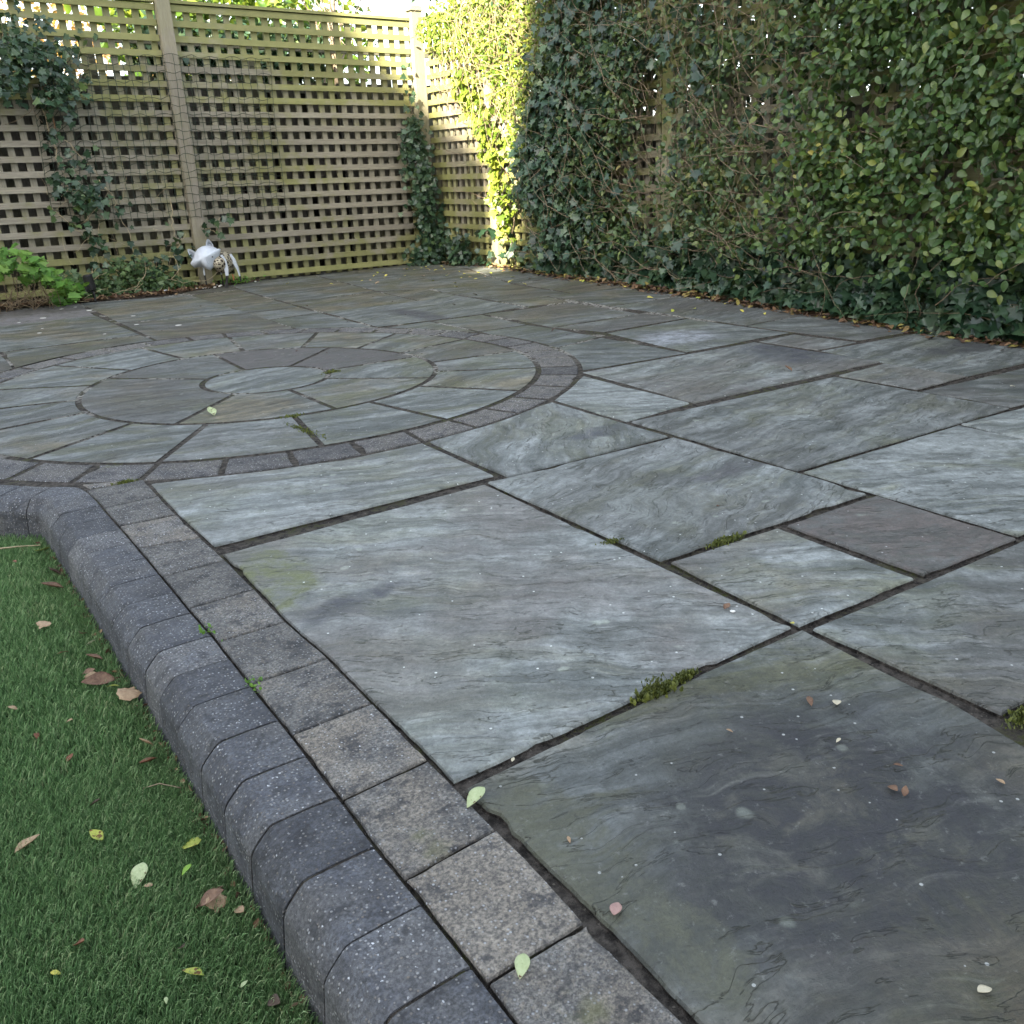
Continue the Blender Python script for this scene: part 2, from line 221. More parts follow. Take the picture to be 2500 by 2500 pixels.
def mat_wood(name, axis, base_a, base_b, algae=.5, thr=.58):
    s = NT(name); P = s.pos(); ri = s.rpi()
    sc = [26., 26., 26.]; sc[axis] = 1.4
    v = s.vmath('ADD', s.vmath('MULTIPLY', P, tuple(sc)), s.comb(s.math('MULTIPLY', ri, 31.), s.math('MULTIPLY', ri, 17.), 0.))
    g = s.noise(v, 1.6, 5, .65, dist=.6); g2 = s.noise(v, 9, 4, .7)
    c = s.mix(g, base_a, base_b)
    c = s.mix(s.lin(g2, .35, .65, .4, 0.), c, tuple(.45 * q for q in base_a))
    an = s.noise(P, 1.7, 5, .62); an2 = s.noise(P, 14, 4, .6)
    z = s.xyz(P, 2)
    hi = s.math('ADD', s.math('MULTIPLY', s.math('SUBTRACT', 1., s.ss(z, .05, .55)), .26), s.math('MULTIPLY', s.ss(z, 1.05, 1.75), .20))  # more algae at foot and top; the top share also paints sunlit yellow
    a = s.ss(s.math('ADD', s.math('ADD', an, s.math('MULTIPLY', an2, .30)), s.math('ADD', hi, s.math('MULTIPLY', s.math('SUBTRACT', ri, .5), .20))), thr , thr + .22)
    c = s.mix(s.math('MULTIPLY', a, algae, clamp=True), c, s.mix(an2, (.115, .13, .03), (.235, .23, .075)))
    hs = s.n('HueSaturation'); s.put(hs.inputs['Color'], c); s.put(hs.inputs['Value'], s.lin(ri, 0, 1, .82, 1.15)); c = hs.outputs[0]
    return s.fin(c, .78, s.bump(s.math('ADD', g, s.math('MULTIPLY', g2, .5)), .002, .7), .35)

def mat_leaf(name, stops, rough=.42, trans=.25, big=None, veins=True):
    s = NT(name); ri = s.rpi(); P = s.pos()
    n = s.noise(P, 2.3 if big is None else big, 3)
    t = s.math('ADD', s.math('MULTIPLY', ri, .72), s.math('MULTIPLY', n, .42), clamp=True)
    c = s.ramp(t, stops)
    m1 = s.noise(P, 120, 3, .6)
    c = s.mix(s.lin(m1, .35, .65, .25, 0.), c, s.mix(.5, c, (.01, .012, .01)))
    m = s.fin(c, rough, s.bump(m1, .0008, .5), .45)
    if trans > 0:
        tr = s.n('BsdfTranslucent'); s.put(tr.inputs[0], s.mix(.35, c, (.35, .45, .05), 'MIX'))
        mx = s.n('MixShader'); mx.inputs[0].default_value = trans
        s.t.links.new(s.b.outputs[0], mx.inputs[1]); s.t.links.new(tr.outputs[0], mx.inputs[2])
        s.t.links.new(mx.outputs[0], s.out.inputs[0])
    return m

def mat_simple(name, a, b, scale=20, rough=.7, bump=.002, spec=.4, **kw):
    s = NT(name); P = s.pos(); n = s.noise(P, scale, 5, .65)
    return s.fin(s.mix(s.ss(n, .3, .7), a, b), rough, s.bump(n, bump, .8), spec, **kw)

M = {}
M['stone'] = mat_stone()
M['row'] = mat_block('tumbled_block', (.275, .268, .25), (.105, .105, .104), (.29, .25, .195), .10, 0)
M['kerb'] = mat_block('kerb_concrete', (.145, .156, .180), (.058, .064, .084), (.150, .147, .142), .10, 1)
M['ring'] = mat_block('ring_block', (.22, .21, .205), (.068, .068, .076), (.17, .155, .13), .07, 0)
M['mortar'] = mat_mortar()
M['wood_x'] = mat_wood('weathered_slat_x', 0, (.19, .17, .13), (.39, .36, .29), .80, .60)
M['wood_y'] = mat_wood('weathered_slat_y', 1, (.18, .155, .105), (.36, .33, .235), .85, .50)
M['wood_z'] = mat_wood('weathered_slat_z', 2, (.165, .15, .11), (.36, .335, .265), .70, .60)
M['wood_post'] = mat_wood('weathered_post', 2, (.20, .175, .14), (.33, .30, .25), .28)
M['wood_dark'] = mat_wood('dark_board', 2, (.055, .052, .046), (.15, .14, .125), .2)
M['shade_black'] = mat_wood('gap_shade', 2, (.006, .006, .005), (.02, .018, .016), .1)  # near-black colour standing for the shade between the boards
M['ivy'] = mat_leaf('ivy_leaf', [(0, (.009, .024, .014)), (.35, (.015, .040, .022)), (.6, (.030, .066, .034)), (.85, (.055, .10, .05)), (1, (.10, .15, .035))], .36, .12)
M['oval'] = mat_leaf('climber_leaf', [(0, (.022, .050, .014)), (.3, (.036, .080, .022)), (.62, (.060, .115, .030)), (.85, (.10, .155, .035)), (.97, (.20, .22, .04)), (1, (.30, .26, .05))], .38, .22)
M['oval_mix'] = mat_leaf('climber_leaf_dull', [(0, (.014, .032, .014)), (.35, (.034, .068, .024)), (.7, (.075, .125, .038)), (.93, (.15, .19, .05)), (1, (.24, .19, .06))], .42, .2)
M['lit'] = mat_leaf('sunlit_leaf', [(0, (.05, .10, .012)), (.4, (.12, .19, .02)), (.8, (.22, .27, .035)), (1, (.30, .30, .05))], .45, .3)  # yellow-green leaf with sunlit brightness put into its colour
M['shrub'] = mat_leaf('cranesbill_leaf', [(0, (.06, .16, .025)), (.5, (.10, .24, .035)), (1, (.17, .30, .05))], .5, .3)
M['laurel'] = mat_leaf('laurel_leaf', [(0, (.02, .055, .012)), (.4, (.05, .11, .018)), (.8, (.13, .2, .025)), (1, (.26, .30, .04))], .28, .25)
M['autumn'] = mat_leaf('autumn_leaf', [(0, (.22, .10, .03)), (.5, (.38, .20, .06)), (1, (.55, .38, .12))], .6, .35)
M['stem'] = mat_simple('twig_bark', (.10, .07, .045), (.26, .20, .13), 60)
M['stem_pale'] = mat_simple('pale_stem', (.24, .19, .11), (.42, .34, .22), 60)
M['bark'] = mat_simple('tree_bark', (.16, .12, .08), (.34, .28, .2), 30)
M['soil'] = mat_simple('garden_soil', (.018, .013, .009), (.075, .052, .035), 45, .95, .012, .2)
M['deadleaf'] = mat_leaf('dead_leaf', [(0, (.06, .035, .022)), (.45, (.12, .065, .035)), (.8, (.22, .14, .07)), (1, (.34, .26, .14))], .75, .0)
M['litter'] = mat_leaf('litter_leaf', [(0, (.04, .024, .016)), (.45, (.09, .05, .03)), (.7, (.17, .10, .05)), (.86, (.26, .22, .06)), (1, (.42, .40, .12))], .7, .0)
M['moss'] = mat_simple('moss', (.04, .055, .010), (.13, .16, .03), 200, .9, .004, .2)

# ------------------------------------------------------------------ mesh helpers
def link(o, parent=None):
    C.objects.link(o)
    if parent is not None: o.parent = parent
    return o
def tag(o, label=None, cat=None, group=None, kind=None):
    if label: o['label'] = label
    if cat: o['category'] = cat
    if group: o['group'] = group
    if kind: o['kind'] = kind
    return o
def empty(name, loc=(0, 0, 0)):
    o = bpy.data.objects.new(name, None); o.location = loc; o.empty_display_size = .1; C.objects.link(o); return o
def mobj(name, verts, faces, mat, parent=None, smooth=False, loc=None):
    me = bpy.data.meshes.new(name)
    V = np.asarray(verts, dtype=float)
    if loc is not None: V = V - np.asarray(loc)
    me.from_pydata(V.tolist(), [], [list(map(int, f)) for f in faces]); me.update()
    if smooth: me.polygons.foreach_set('use_smooth', [True] * len(me.polygons))
    me.materials.append(mat)
    o = bpy.data.objects.new(name, me)
    if loc is not None: o.location = loc
    return link(o, parent)
def fastobj(name, V, T, mat, parent=None, smooth=False):
    """V (N,3), T (M,k) uniform polygon size"""
    me = bpy.data.meshes.new(name); V = np.ascontiguousarray(V, dtype=np.float32); T = np.ascontiguousarray(T, dtype=np.int32)
    me.vertices.add(len(V)); me.vertices.foreach_set('co', V.ravel())
    k = T.shape[1]; me.loops.add(T.size); me.loops.foreach_set('vertex_index', T.ravel())
    me.polygons.add(len(T)); me.polygons.foreach_set('loop_start', np.arange(0, T.size, k, dtype=np.int32))
    me.polygons.foreach_set('loop_total', np.full(len(T), k, dtype=np.int32))
    if smooth: me.polygons.foreach_set('use_smooth', np.ones(len(T), dtype=bool))
    me.update(calc_edges=True); me.materials.append(mat)
    return link(bpy.data.objects.new(name, me), parent)
class MB:
    def __init__(s): s.v = []; s.f = []
    def box(s, x0, x1, y0, y1, z0, z1, wob=0.):
        b = len(s.v)
        for z in (z0, z1):
            for x, y in ((x0, y0), (x1, y0), (x1, y1), (x0, y1)):
                s.v.append((x + random.uniform(-wob, wob), y + random.uniform(-wob, wob), z + random.uniform(-wob, wob)))
        for q in ((0, 3, 2, 1), (4, 5, 6, 7), (0, 1, 5, 4), (1, 2, 6, 5), (2, 3, 7, 6), (3, 0, 4, 7)): s.f.append([b + i for i in q])
    def obox(s, c, ax, ay, az):   # oriented box: centre and half-axes vectors
        b = len(s.v); c = Vector(c); ax = Vector(ax); ay = Vector(ay); az = Vector(az)
        for k in (-1, 1):
            for i, j in ((-1, -1), (1, -1), (1, 1), (-1, 1)): s.v.append(tuple(c + ax * i + ay * j + az * k))
        for q in ((0, 3, 2, 1), (4, 5, 6, 7), (0, 1, 5, 4), (1, 2, 6, 5), (2, 3, 7, 6), (3, 0, 4, 7)): s.f.append([b + i for i in q])
    def tube(s, pts, r, n=5, r1=None):
        pts = [Vector(p) for p in pts]; b0 = len(s.v); N = len(pts)
        r1 = r if r1 is None else r1; up = Vector((.13, .31, .94))
        for i, p in enumerate(pts):
            d = (pts[min(i + 1, N - 1)] - pts[max(i - 1, 0)]).normalized()
            a = d.cross(up)
            if a.length < .05: a = d.cross(Vector((1, 0, 0)))
            a.normalize(); b = d.cross(a); rr = r + (r1 - r) * i / max(1, N - 1)
            for k in range(n):
                t = 2 * math.pi * k / n; s.v.append(tuple(p + a * math.cos(t) * rr + b * math.sin(t) * rr))
        for i in range(N - 1):
            for k in range(n):
                s.f.append([b0 + i * n + k, b0 + i * n + (k + 1) % n, b0 + (i + 1) * n + (k + 1) % n, b0 + (i + 1) * n + k])
        s.f.append([b0 + k for k in reversed(range(n))]); s.f.append([b0 + (N - 1) * n + k for k in range(n)])
    def build(s, name, mat, parent=None, smooth=False, loc=None): return mobj(name, s.v, s.f, mat, parent, smooth, loc)

# leaf templates: length along +y (0..1), width in x, normal +z
def tmpl(outline, fold=.18, droop=.25):
    """outline: right half (x,y) from base to tip; mirrored; midrib column"""
    V = []; T = []
    mid = [(0, y) for x, y in outline]
    n = len(outline)
    for x, y in mid: V.append((0, y, -droop * y * y))
    for sgn in (1, -1):
        b = len(V)
        for x, y in outline: V.append((sgn * x, y, fold * x - droop * y * y))
        for i in range(n - 1):
            q = (i, b + i, b + i + 1); q2 = (i, b + i + 1, i + 1)
            if sgn < 0: q = q[::-1]; q2 = q2[::-1]
            T.append(q); T.append(q2)
    return np.array(V, float), np.array(T, int)
OVAL = tmpl([(0.02, 0), (.20, .14), (.31, .38), (.27, .62), (.13, .86), (0.0, 1.)], .25, .25)
OVAL3 = tmpl([(0.02, 0), (.26, .30), (.22, .68), (0, 1.)], .3, .25)
IVY = tmpl([(.03, .0), (.34, -.10), (.50, .12), (.33, .27), (.52, .52), (.22, .55), (.0, 1.)], .12, .22)
MAPLE = tmpl([(.02, .0), (.30, -.06), (.26, .12), (.56, .22), (.46, .36), (.62, .62), (.40, .58), (.34, .78), (.2, .66), (.10, .86), (.0, 1.)], .12, .25)
CURL = tmpl([(0.02, 0), (.22, .14), (.36, .36), (.27, .6), (.15, .84), (0, 1.)], .75, -.45)
def inst(tm, pos, ydir, nrm, size, wide=None):
    V, T = tm; N = len(pos)
    y = ydir / np.linalg.norm(ydir, axis=1, keepdims=True)
    z = nrm - (nrm * y).sum(1, keepdims=True) * y; z /= np.linalg.norm(z, axis=1, keepdims=True) + 1e-9
    x = np.cross(y, z)
    sz = np.asarray(size)[:, None, None]
    wx = 1. if wide is None else np.asarray(wide)[:, None, None]
    P = pos[:, None, :] + sz * (V[None, :, 0:1] * wx * x[:, None, :] + V[None, :, 1:2] * y[:, None, :] + V[None, :, 2:3] * z[:, None, :])
    F = T[None] + (np.arange(N) * len(V))[:, None, None]
    return P.reshape(-1, 3), F.reshape(-1, 3)
def leaves(name, tm, pos, ydir, nrm, size, mat, parent=None):
    V, F = inst(tm, np.asarray(pos, float), np.asarray(ydir, float), np.asarray(nrm, float), np.asarray(size, float))
    return fastobj(name, V, F, mat, parent)

def sm(t): t = min(1, max(0, t)); return t * t * (3 - 2 * t)
def gh(x, y): return .055 * sm((x - 2.4) / 1.4) * sm((y - 1.9) / 2.5) * (1 - .6 * sm((y - 6) / 1.))
# ------------------------------------------------------------------ setting: ground sheets
def grid_sheet(name, xs, ys, zf, mat):
    V = [(x, y, zf(x, y)) for y in ys for x in xs]; nx = len(xs)
    F = [[j * nx + i, j * nx + i + 1, (j + 1) * nx + i + 1, (j + 1) * nx + i] for j in range(len(ys) - 1) for i in range(nx - 1)]
    return mobj(name, V, F, mat, None, True)
g_m = mat_simple('far_ground', (.03, .05, .015), (.06, .075, .025), 2, .95, .01, .2)
tag(grid_sheet('ground', [-60, -20, -5, 0, 5, 20, 60], [-60, -20, -5, 0, 5, 20, 60, 120], lambda x, y: -.16, g_m), kind='structure')

ctr = DATA['ctr']; RG = DATA['rings']
def rad(i, t):
    c = RG[i]; return c[0] + sum(c[2 * k - 1] * math.cos(k * t) + c[2 * k] * math.sin(k * t) for k in (1, 2, 3))
def rp(i, t, e=0.): r = rad(i, t) + e; return (ctr[0] + r * math.cos(t), ctr[1] + r * math.sin(t))

# kerb back line, from the near end to the circle and round it
kb = [(.302, -1.2), (.300, .58), (.2955, .80), (.2968, .90), (.2955, 1.11), (.293, 1.23), (.2915, 1.43), (.286, 1.545), (.282, 1.74), (.2755, 1.98), (.269, 2.15), (.2655, 2.27), (.262, 2.38), (.248, 2.465)]
t0 = math.atan2(2.52 - ctr[1], .222 - ctr[0])
t_ = t0 - .03
while t_ > -math.pi * 1.32: kb.append(rp(3, t_, .030)); t_ -= .05
def resample(pts, step):
    out = [pts[0]]; acc = 0.
    for a, b in zip(pts, pts[1:]):
        a = Vector(a); b = Vector(b); L = (b - a).length; s = step - acc
        while s <= L: out.append(tuple(a + (b - a) * s / L)); s += step
        acc = (acc + L) % step
    return out
KP = resample(kb, .005)
# smooth a little
for _ in range(30):
    KP = [KP[0]] + [tuple((Vector(KP[i - 1]) + Vector(KP[i]) * 2 + Vector(KP[i + 1])) / 4) for i in range(1, len(KP) - 1)] + [KP[-1]]
def kn(i, span=5):
    a = Vector(KP[max(0, i - span)]); b = Vector(KP[min(len(KP) - 1, i + span)]); d = (b - a).normalized(); return Vector((-d.y, d.x))
PROF = [(0.001, -.004), (.003, -.0008), (.010, .0), (.046, .0006), (.082, -.0001), (.0885, -.0018), (.094, -.0065), (.1085, -.0215), (.1130, -.0275), (.1160, -.036), (.1230, -.118), (0.001, -.118)]
def sweep(i0, i1, inset=0., wob=.0, step=2):
    st = list(range(i0, i1, step)) + [i1]; V = []; F = []; n = len(PROF)
    sd = random.uniform(0, 50)
    ends = {0: .0014, len(st) - 1: .0014}
    for k, i in enumerate(st):
        p = Vector(KP[i]); nn = kn(i)
        for j, (u, z) in enumerate(PROF):
            e = ends.get(k, 0.)
            uu = u; zz = z
            if inset: uu = u * (1 - inset / .06) + inset; zz = z - inset * .8
            elif 0 < j < 10: uu -= e * (1 if j > 3 else 0); zz -= e * (1 if j < 9 else 0)
            w3 = noise.noise(Vector((p.x * 18 + sd, p.y * 18, j * .4))) * wob
            V.append((p.x + nn.x * (uu + w3), p.y + nn.y * (uu + w3), zz + noise.noise(Vector((p.x * 22, p.y * 22 + sd, j * .3 + 9))) * wob))
    for k in range(len(st) - 1):
        for j in range(n):
            a = k * n + j; b = k * n + (j + 1) % n
            F.append([a, a + n, b + n, b])
    F.append(list(range(n))); F.append([(len(st) - 1) * n + j for j in reversed(range(n))])
    return V, F
kerb = tag(empty('kerb'), kind='structure')
def kidx(y, lim=10 ** 9):   # index on the straight run by y
    return min(range(len(KP)), key=lambda i: abs(KP[i][1] - y) + (0 if KP[i][0] > .21 else 9))
joints_y = [-.78, -.675, -.57, -.465, -.36, -.255, -.15, -.045, .06, .165, .27, .375, .48, .583, .685, .7945, .904, 1.0095, 1.1136, 1.229, 1.337, 1.435, 1.5446, 1.655, 1.76, 1.866, 1.97, 2.0738, 2.175, 2.276]
ji = [kidx(y) for y in joints_y]
corner = min(range(len(KP)), key=lambda i: (Vector(KP[i]) - Vector((.205, 2.528))).length)
ji += [corner]; nxt = min(range(len(KP)), key=lambda i: (Vector(KP[i]) - Vector((.1466, 2.585))).length)
while nxt < len(KP) - 24: ji.append(nxt); nxt += 21
V, F = sweep(ji[0], ji[-1], .004)
mobj('kerb_bedding', V, F, M['mortar'], kerb)
WIDE = {.583: 2.2, .7945: 2.2, .904: 2.2, 1.0095: 2.0, 1.1136: 2.0, 1.435: 2.0, 1.5446: 2.0, 2.276: 2.0}
for a, b in zip(ji, ji[1:]):
    V, F = sweep(a, b, 0., .0008)
    # open the joint: shrink the end stations
    V = [list(v) for v in V]; n = len(PROF); ns = len(V) // n
    for end, sgn in ((0, 1), (ns - 1, -1)):
        dd = Vector(KP[min(a + 4, len(KP) - 1)]) - Vector(KP[a]) if end == 0 else Vector(KP[b]) - Vector(KP[b - 4])
        dd.normalize(); yj = KP[a if end == 0 else b][1]
        gap = .0011
        for yw, gg in WIDE.items():
            if abs(yj - yw) < .02: gap = .001 * gg
        for j in range(n): V[end * n + j][0] += dd.x * gap * sgn; V[end * n + j][1] += dd.y * gap * sgn
    mobj('kerb_block', V, F, M['kerb'], kerb, False, loc=(*KP[(a + b) // 2], 0))

# patio bedding (joints between the slabs)
def bed_ok(x, y): return True
rows = []
def back_x(y):
    """left limit of the patio at height y"""
    best = None
    for i in range(0, len(KP), 4):
        if abs(KP[i][1] - y) < .03:
            best = KP[i][0] if best is None else min(best, KP[i][0])
    return best if best is not None else (.3 if y < 1 else -.6)
V = []; F = []; ys = [-1.2 + .06 * k for k in range(int(8.6 / .06))]; nx = 60
for y in ys:
    x0 = back_x(y) - .004 if y < 4.7 else -1.6
    x0 = min(x0, .35)
    for i in range(nx):
        x = x0 + (5.0 - x0) * i / (nx - 1); V.append((x, y, gh(x, y) - (.0105 - .0072 * sm((y - 1.6) / .9)) + .0022 * (1 - .7 * sm((y - 1.6) / .9)) * noise.noise(Vector((x * 9, y * 9, 0)))))
for j in range(len(ys) - 1):
    for i in range(nx - 1): F.append([j * nx + i, j * nx + i + 1, (j + 1) * nx + i + 1, (j + 1) * nx + i])
patio = tag(empty('patio'), kind='structure')
mobj('bedding_mortar', V, F, M['mortar'], patio, True)

def plate(name, poly, mat, parent, top=0., thick=.035, jit=.0015, bev=.004, seg=.025, zfun=gh, drop=.0035):
    """stone plate with a worn, slightly chipped arris"""
    P = [Vector((x, y)) for x, y in poly]; n = len(P)
    cx = sum(p.x for p in P) / n; cy = sum(p.y for p in P) / n; sd = random.uniform(0, 99)
    pts = []
    for i in range(n):
        a, b = P[i], P[(i + 1) % n]; L = (b - a).length; k = max(1, int(L / seg))
        d = (b - a).normalized() if L > 0 else Vector((1, 0)); nrm = Vector((-d.y, d.x))
        for q in range(k):
            p = a + (b - a) * q / k; f = min(1., .12 + min(q, k - q) * L / k / .035)
            w = noise.noise(Vector((p.x * 14 + sd, p.y * 14, sd))) + .6 * noise.noise(Vector((p.x * 55, p.y * 55 + sd, 3)))
            chip = max(0, noise.noise(Vector((p.x * 11 + sd, p.y * 11, 7.7))) - .42) * .020
            pts.append((p + nrm * (w * jit * f + chip * jit / .0015 * f), chip))
    m_ = len(pts)
    area = sum(pts[i][0].x * pts[(i + 1) % m_][0].y - pts[(i + 1) % m_][0].x * pts[i][0].y for i in range(m_))
    if area < 0: pts = pts[::-1]
    bm = bmesh.new()
    def ring(off, dz):
        vs = []
        for i in range(m_):
            a = pts[i - 1][0]; b = pts[(i + 1) % m_][0]; d = (b - a)
            if d.length < 1e-6: d = Vector((1, 0))
            d.normalize(); nn = Vector((-d.y, d.x)); p = pts[i][0] + nn * off
            if off > 0: q_ = Vector((cx, cy)) - pts[i][0]; p = pts[i][0] + (q_.normalized() * 1.25 + nn * .6).normalized() * off * 1.15
            vs.append(bm.verts.new((p.x - cx, p.y - cy, zfun(p.x, p.y) + top + dz)))
        return vs
    r0 = ring(0, -thick); r1 = ring(0, -drop * 1.6); r2 = ring(bev * .35, -drop * .45); r3 = ring(bev, 0)
    for k_, (A, B) in enumerate(((r0, r1), (r1, r2), (r2, r3))):
        for i in range(m_):
            fc = bm.faces.new((A[i], A[(i + 1) % m_], B[(i + 1) % m_], B[i]))
            if k_ == 0 or (k_ == 1 and cy > 2.5): fc.material_index = 1
    cv = bm.verts.new((0, 0, zfun(cx, cy) + top))
    for i in range(m_): bm.faces.new((r3[i], r3[(i + 1) % m_], cv))
    if max(zfun(p.x, p.y) for p in P) > .002:
        x0 = min(p.x for p in P); x1 = max(p.x for p in P); y0 = min(p.y for p in P); y1 = max(p.y for p in P)
        for ax, lo, hi in ((0, x0 - cx, x1 - cx), (1, y0 - cy, y1 - cy)):
            q = lo + .12
            while q < hi:
                co = (q, 0, 0) if ax == 0 else (0, q, 0); no = (1, 0, 0) if ax == 0 else (0, 1, 0)
                top_f = [f for f in bm.faces if f.normal.z > .7 or True]
                bmesh.ops.bisect_plane(bm, geom=bm.verts[:] + bm.edges[:] + bm.faces[:], plane_co=co, plane_no=no)
                q += .12
        er = set()
        for v in bm.verts:
            # interior top vertices follow the ground
            if all(fc.normal.z > .9 for fc in v.link_faces): v.co.z = zfun(v.co.x + cx, v.co.y + cy) + top
    bm.normal_update()
    me = bpy.data.meshes.new(name); bm.to_mesh(me); bm.free(); me.materials.append(mat); me.materials.append(M['mortar'])
    o = bpy.data.objects.new(name, me); o.location = (cx, cy, 0); return link(o, parent)

def stone_attrs(o, seed=None, tone=1., green=0., dark=0., purple=0., grain=None, stain=None, ssize=(.2, .1), scol=(.04, .042, .055), label=None, patch=None, psize=(.1, .1), pcol=(.1, .1, .1)):
    o['seed'] = random.uniform(0, 9) if seed is None else float(seed)
    o['tone'] = float(tone); o['green'] = float(green); o['dark'] = float(dark); o['purple'] = float(purple)
    o['grain'] = random.choice((0., .1, -.3, -.5, -.62, -.7, .2)) if grain is None else float(grain)
    o['stain'] = (99., 0., 0.) if stain is None else (stain[0] - o.location.x, stain[1] - o.location.y, 0.)
    o['stainsize'] = (ssize[0], ssize[1], 1.); o['staincol'] = tuple(scol)
    o['patch'] = (99., 0., 0.) if patch is None else (patch[0] - o.location.x, patch[1] - o.location.y, 0.)
    o['patchsize'] = (psize[0], psize[1], 1.); o['patchcol'] = tuple(pcol)
    if label: o['label'] = label
ATT = {
 'S0': dict(tone=1.48, green=-.08, dark=-.12, patch=(.46, 1.60), psize=(.085, .15), pcol=(.13, .145, .06), grain=-.62, seed=2.2, stain=(.545, 1.38), ssize=(.13, .05), label='large blue grey slab with rippled face and a dark streak'),
 'S1': dict(tone=.86, green=.42, dark=.15, patch=(.47, .60), psize=(.065, .24), pcol=(.16, .165, .115), grain=-.3, seed=5.5, stain=(.76, .50), ssize=(.36, .30), scol=(.027, .028, .037), label='largest near slab with a dark stained centre'),
 'S2': dict(tone=1.42, green=-.05, dark=-.1, grain=-.35, seed=1.2),
 'S3': dict(tone=1.22, green=.02, purple=.15, grain=.9, seed=3.1, stain=(1.58, 1.98), ssize=(.13, .06), scol=(.075, .082, .10)),
 'S4': dict(tone=1.18, patch=(1.29, 1.42), psize=(.10, .16), pcol=(.26, .28, .27), green=.04, purple=.25, grain=.3, seed=4.4, stain=(1.62, 1.50), ssize=(.2, .05), scol=(.085, .085, .095)),
 'S5': dict(tone=1.34, green=.14, dark=-.2, grain=-.55, seed=6.1, label='small square slab, pale green grey'),
 'S6': dict(tone=.95, green=.05, purple=.6, stain=(1.58, .99), ssize=(.5, .5), scol=(.15, .128, .12), grain=-.5, seed=7.7, label='small square slab of purple brown stone'),
 'S7': dict(tone=1.12, green=.12, grain=-.6, seed=8.3), 'S9': dict(tone=1.22, green=.1, grain=-.5, seed=1.9),
 'S10': dict(tone=1.08, green=.03, purple=.25, grain=.2, seed=2.9, label='large grey slab with rippled laminations'),
 'S11': dict(tone=1.4, green=-.15, dark=-.3, grain=-.6, seed=3.8),
 'S12': dict(tone=1.25, green=-.15, dark=-.15, grain=.15, seed=4.9, stain=(2.93, 2.42), ssize=(.26, .30), scol=(.045, .047, .066), label='large pale slab with a dark purple far edge'),
 'S13': dict(tone=1.3, green=-.05, dark=-.3, seed=5.2), 'S14': dict(tone=.85, purple=.7, green=.05, seed=6.6),
 'S15': dict(tone=1.35, green=-.2, seed=7.1), 'S16': dict(tone=1.3, green=.0, dark=-.3, seed=8.8),
 'S17': dict(tone=1.0, green=.05, seed=9.1, grain=.1, stain=(3.45, 2.0), ssize=(.30, .10), scol=(.05, .052, .06)),
 'S18': dict(tone=.9, green=.12, seed=1.5), 'S19': dict(tone=1.0, green=.1, seed=2.6, stain=(2.80, 2.95), ssize=(.22, .17), scol=(.42, .45, .50), label='slab with a whitish bloom across its face'),
 'S26': dict(tone=.88, green=-.02, seed=3.3, stain=(2.30, 4.50), ssize=(.10, .40), scol=(.055, .055, .075), grain=.2),
 'S42': dict(tone=1.0, purple=.9, seed=4.1, stain=(.5, 6.3), ssize=(3., 3.), scol=(.20, .185, .195), label='purple grey slab beside the soil bed'), 'S43': dict(tone=.8, green=.45, seed=5.9), 'S41a': dict(tone=.85, green=.42, seed=6.9),
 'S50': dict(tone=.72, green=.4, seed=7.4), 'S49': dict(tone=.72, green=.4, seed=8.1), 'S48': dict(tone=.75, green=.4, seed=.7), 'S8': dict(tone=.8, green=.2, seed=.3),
}
nid = []
def split_far(n, P):
    return [P]
def shrink(P, d):
    if not d: return P
    n = len(P); out = []
    for i in range(n):
        a = Vector(P[i]) - Vector(P[i - 1]); c_ = Vector(P[(i + 1) % n]) - Vector(P[i]); a.normalize(); c_.normalize()
        v = Vector((-a.y, a.x)) + Vector((-c_.y, c_.x)); out.append(tuple(Vector(P[i]) + v / max(.6, v.length) * d * 1.2))
    return out
for n, P in DATA['slabs'].items():
    P = shrink(P, .0012 if sum(p[1] for p in P) / len(P) > 2.6 else 0.)
    cx = sum(p[0] for p in P) / len(P); cy = sum(p[1] for p in P) / len(P)
    near = cy < 2.6
    o = plate('paving_slab', P, M['stone'], patio, top=random.uniform(-.001, .001), jit=.0026 if near else .003, bev=.005, seg=.016 if cy < 1.7 else .03 if near else .07, drop=.0035 if near else .002)
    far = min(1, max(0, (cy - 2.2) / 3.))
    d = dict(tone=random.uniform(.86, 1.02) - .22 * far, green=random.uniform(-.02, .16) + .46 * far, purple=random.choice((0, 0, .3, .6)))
    d.update(ATT.get(n, {})); stone_attrs(o, **d)
# more slabs outside the frame, so the patio goes on to both sides
for q_ in ([(3.30, 5.07), (3.88, 4.93), (3.92, 7.05), (3.79, 7.03)], [(3.66, 2.94), (3.95, 2.9), (3.95, 3.9), (3.56, 3.77)], [(3.80, 2.30), (4., 2.3), (4., 2.88), (3.68, 2.9)]):
    o = plate('paving_slab', q_, M['stone'], patio, seg=.08); stone_attrs(o, tone=.72, green=.4)
for (x0, y0, x1, y1) in [(.43, -.95, 1.08, .0), (1.1, -1.0, 2.0, -.14), (2.02, -.4, 2.9, .2), (2.07, .215, 2.9, .795), (2.92, .215, 3.8, .795), (3.35, .83, 3.8, 1.29), (3.64, 1.32, 3.8, 1.63), (2.92, -.4, 3.8, .2), (2.02, -1.0, 3.8, -.42), (-1.4, 5.9, -.2, 6.7), (-1.4, 5.0, -.2, 5.85)]:
    o = plate('paving_slab', [(x0, y0), (x1, y0), (x1, y1), (x0, y1)], M['stone'], patio, seg=.08); stone_attrs(o, tone=random.uniform(.85, 1.))

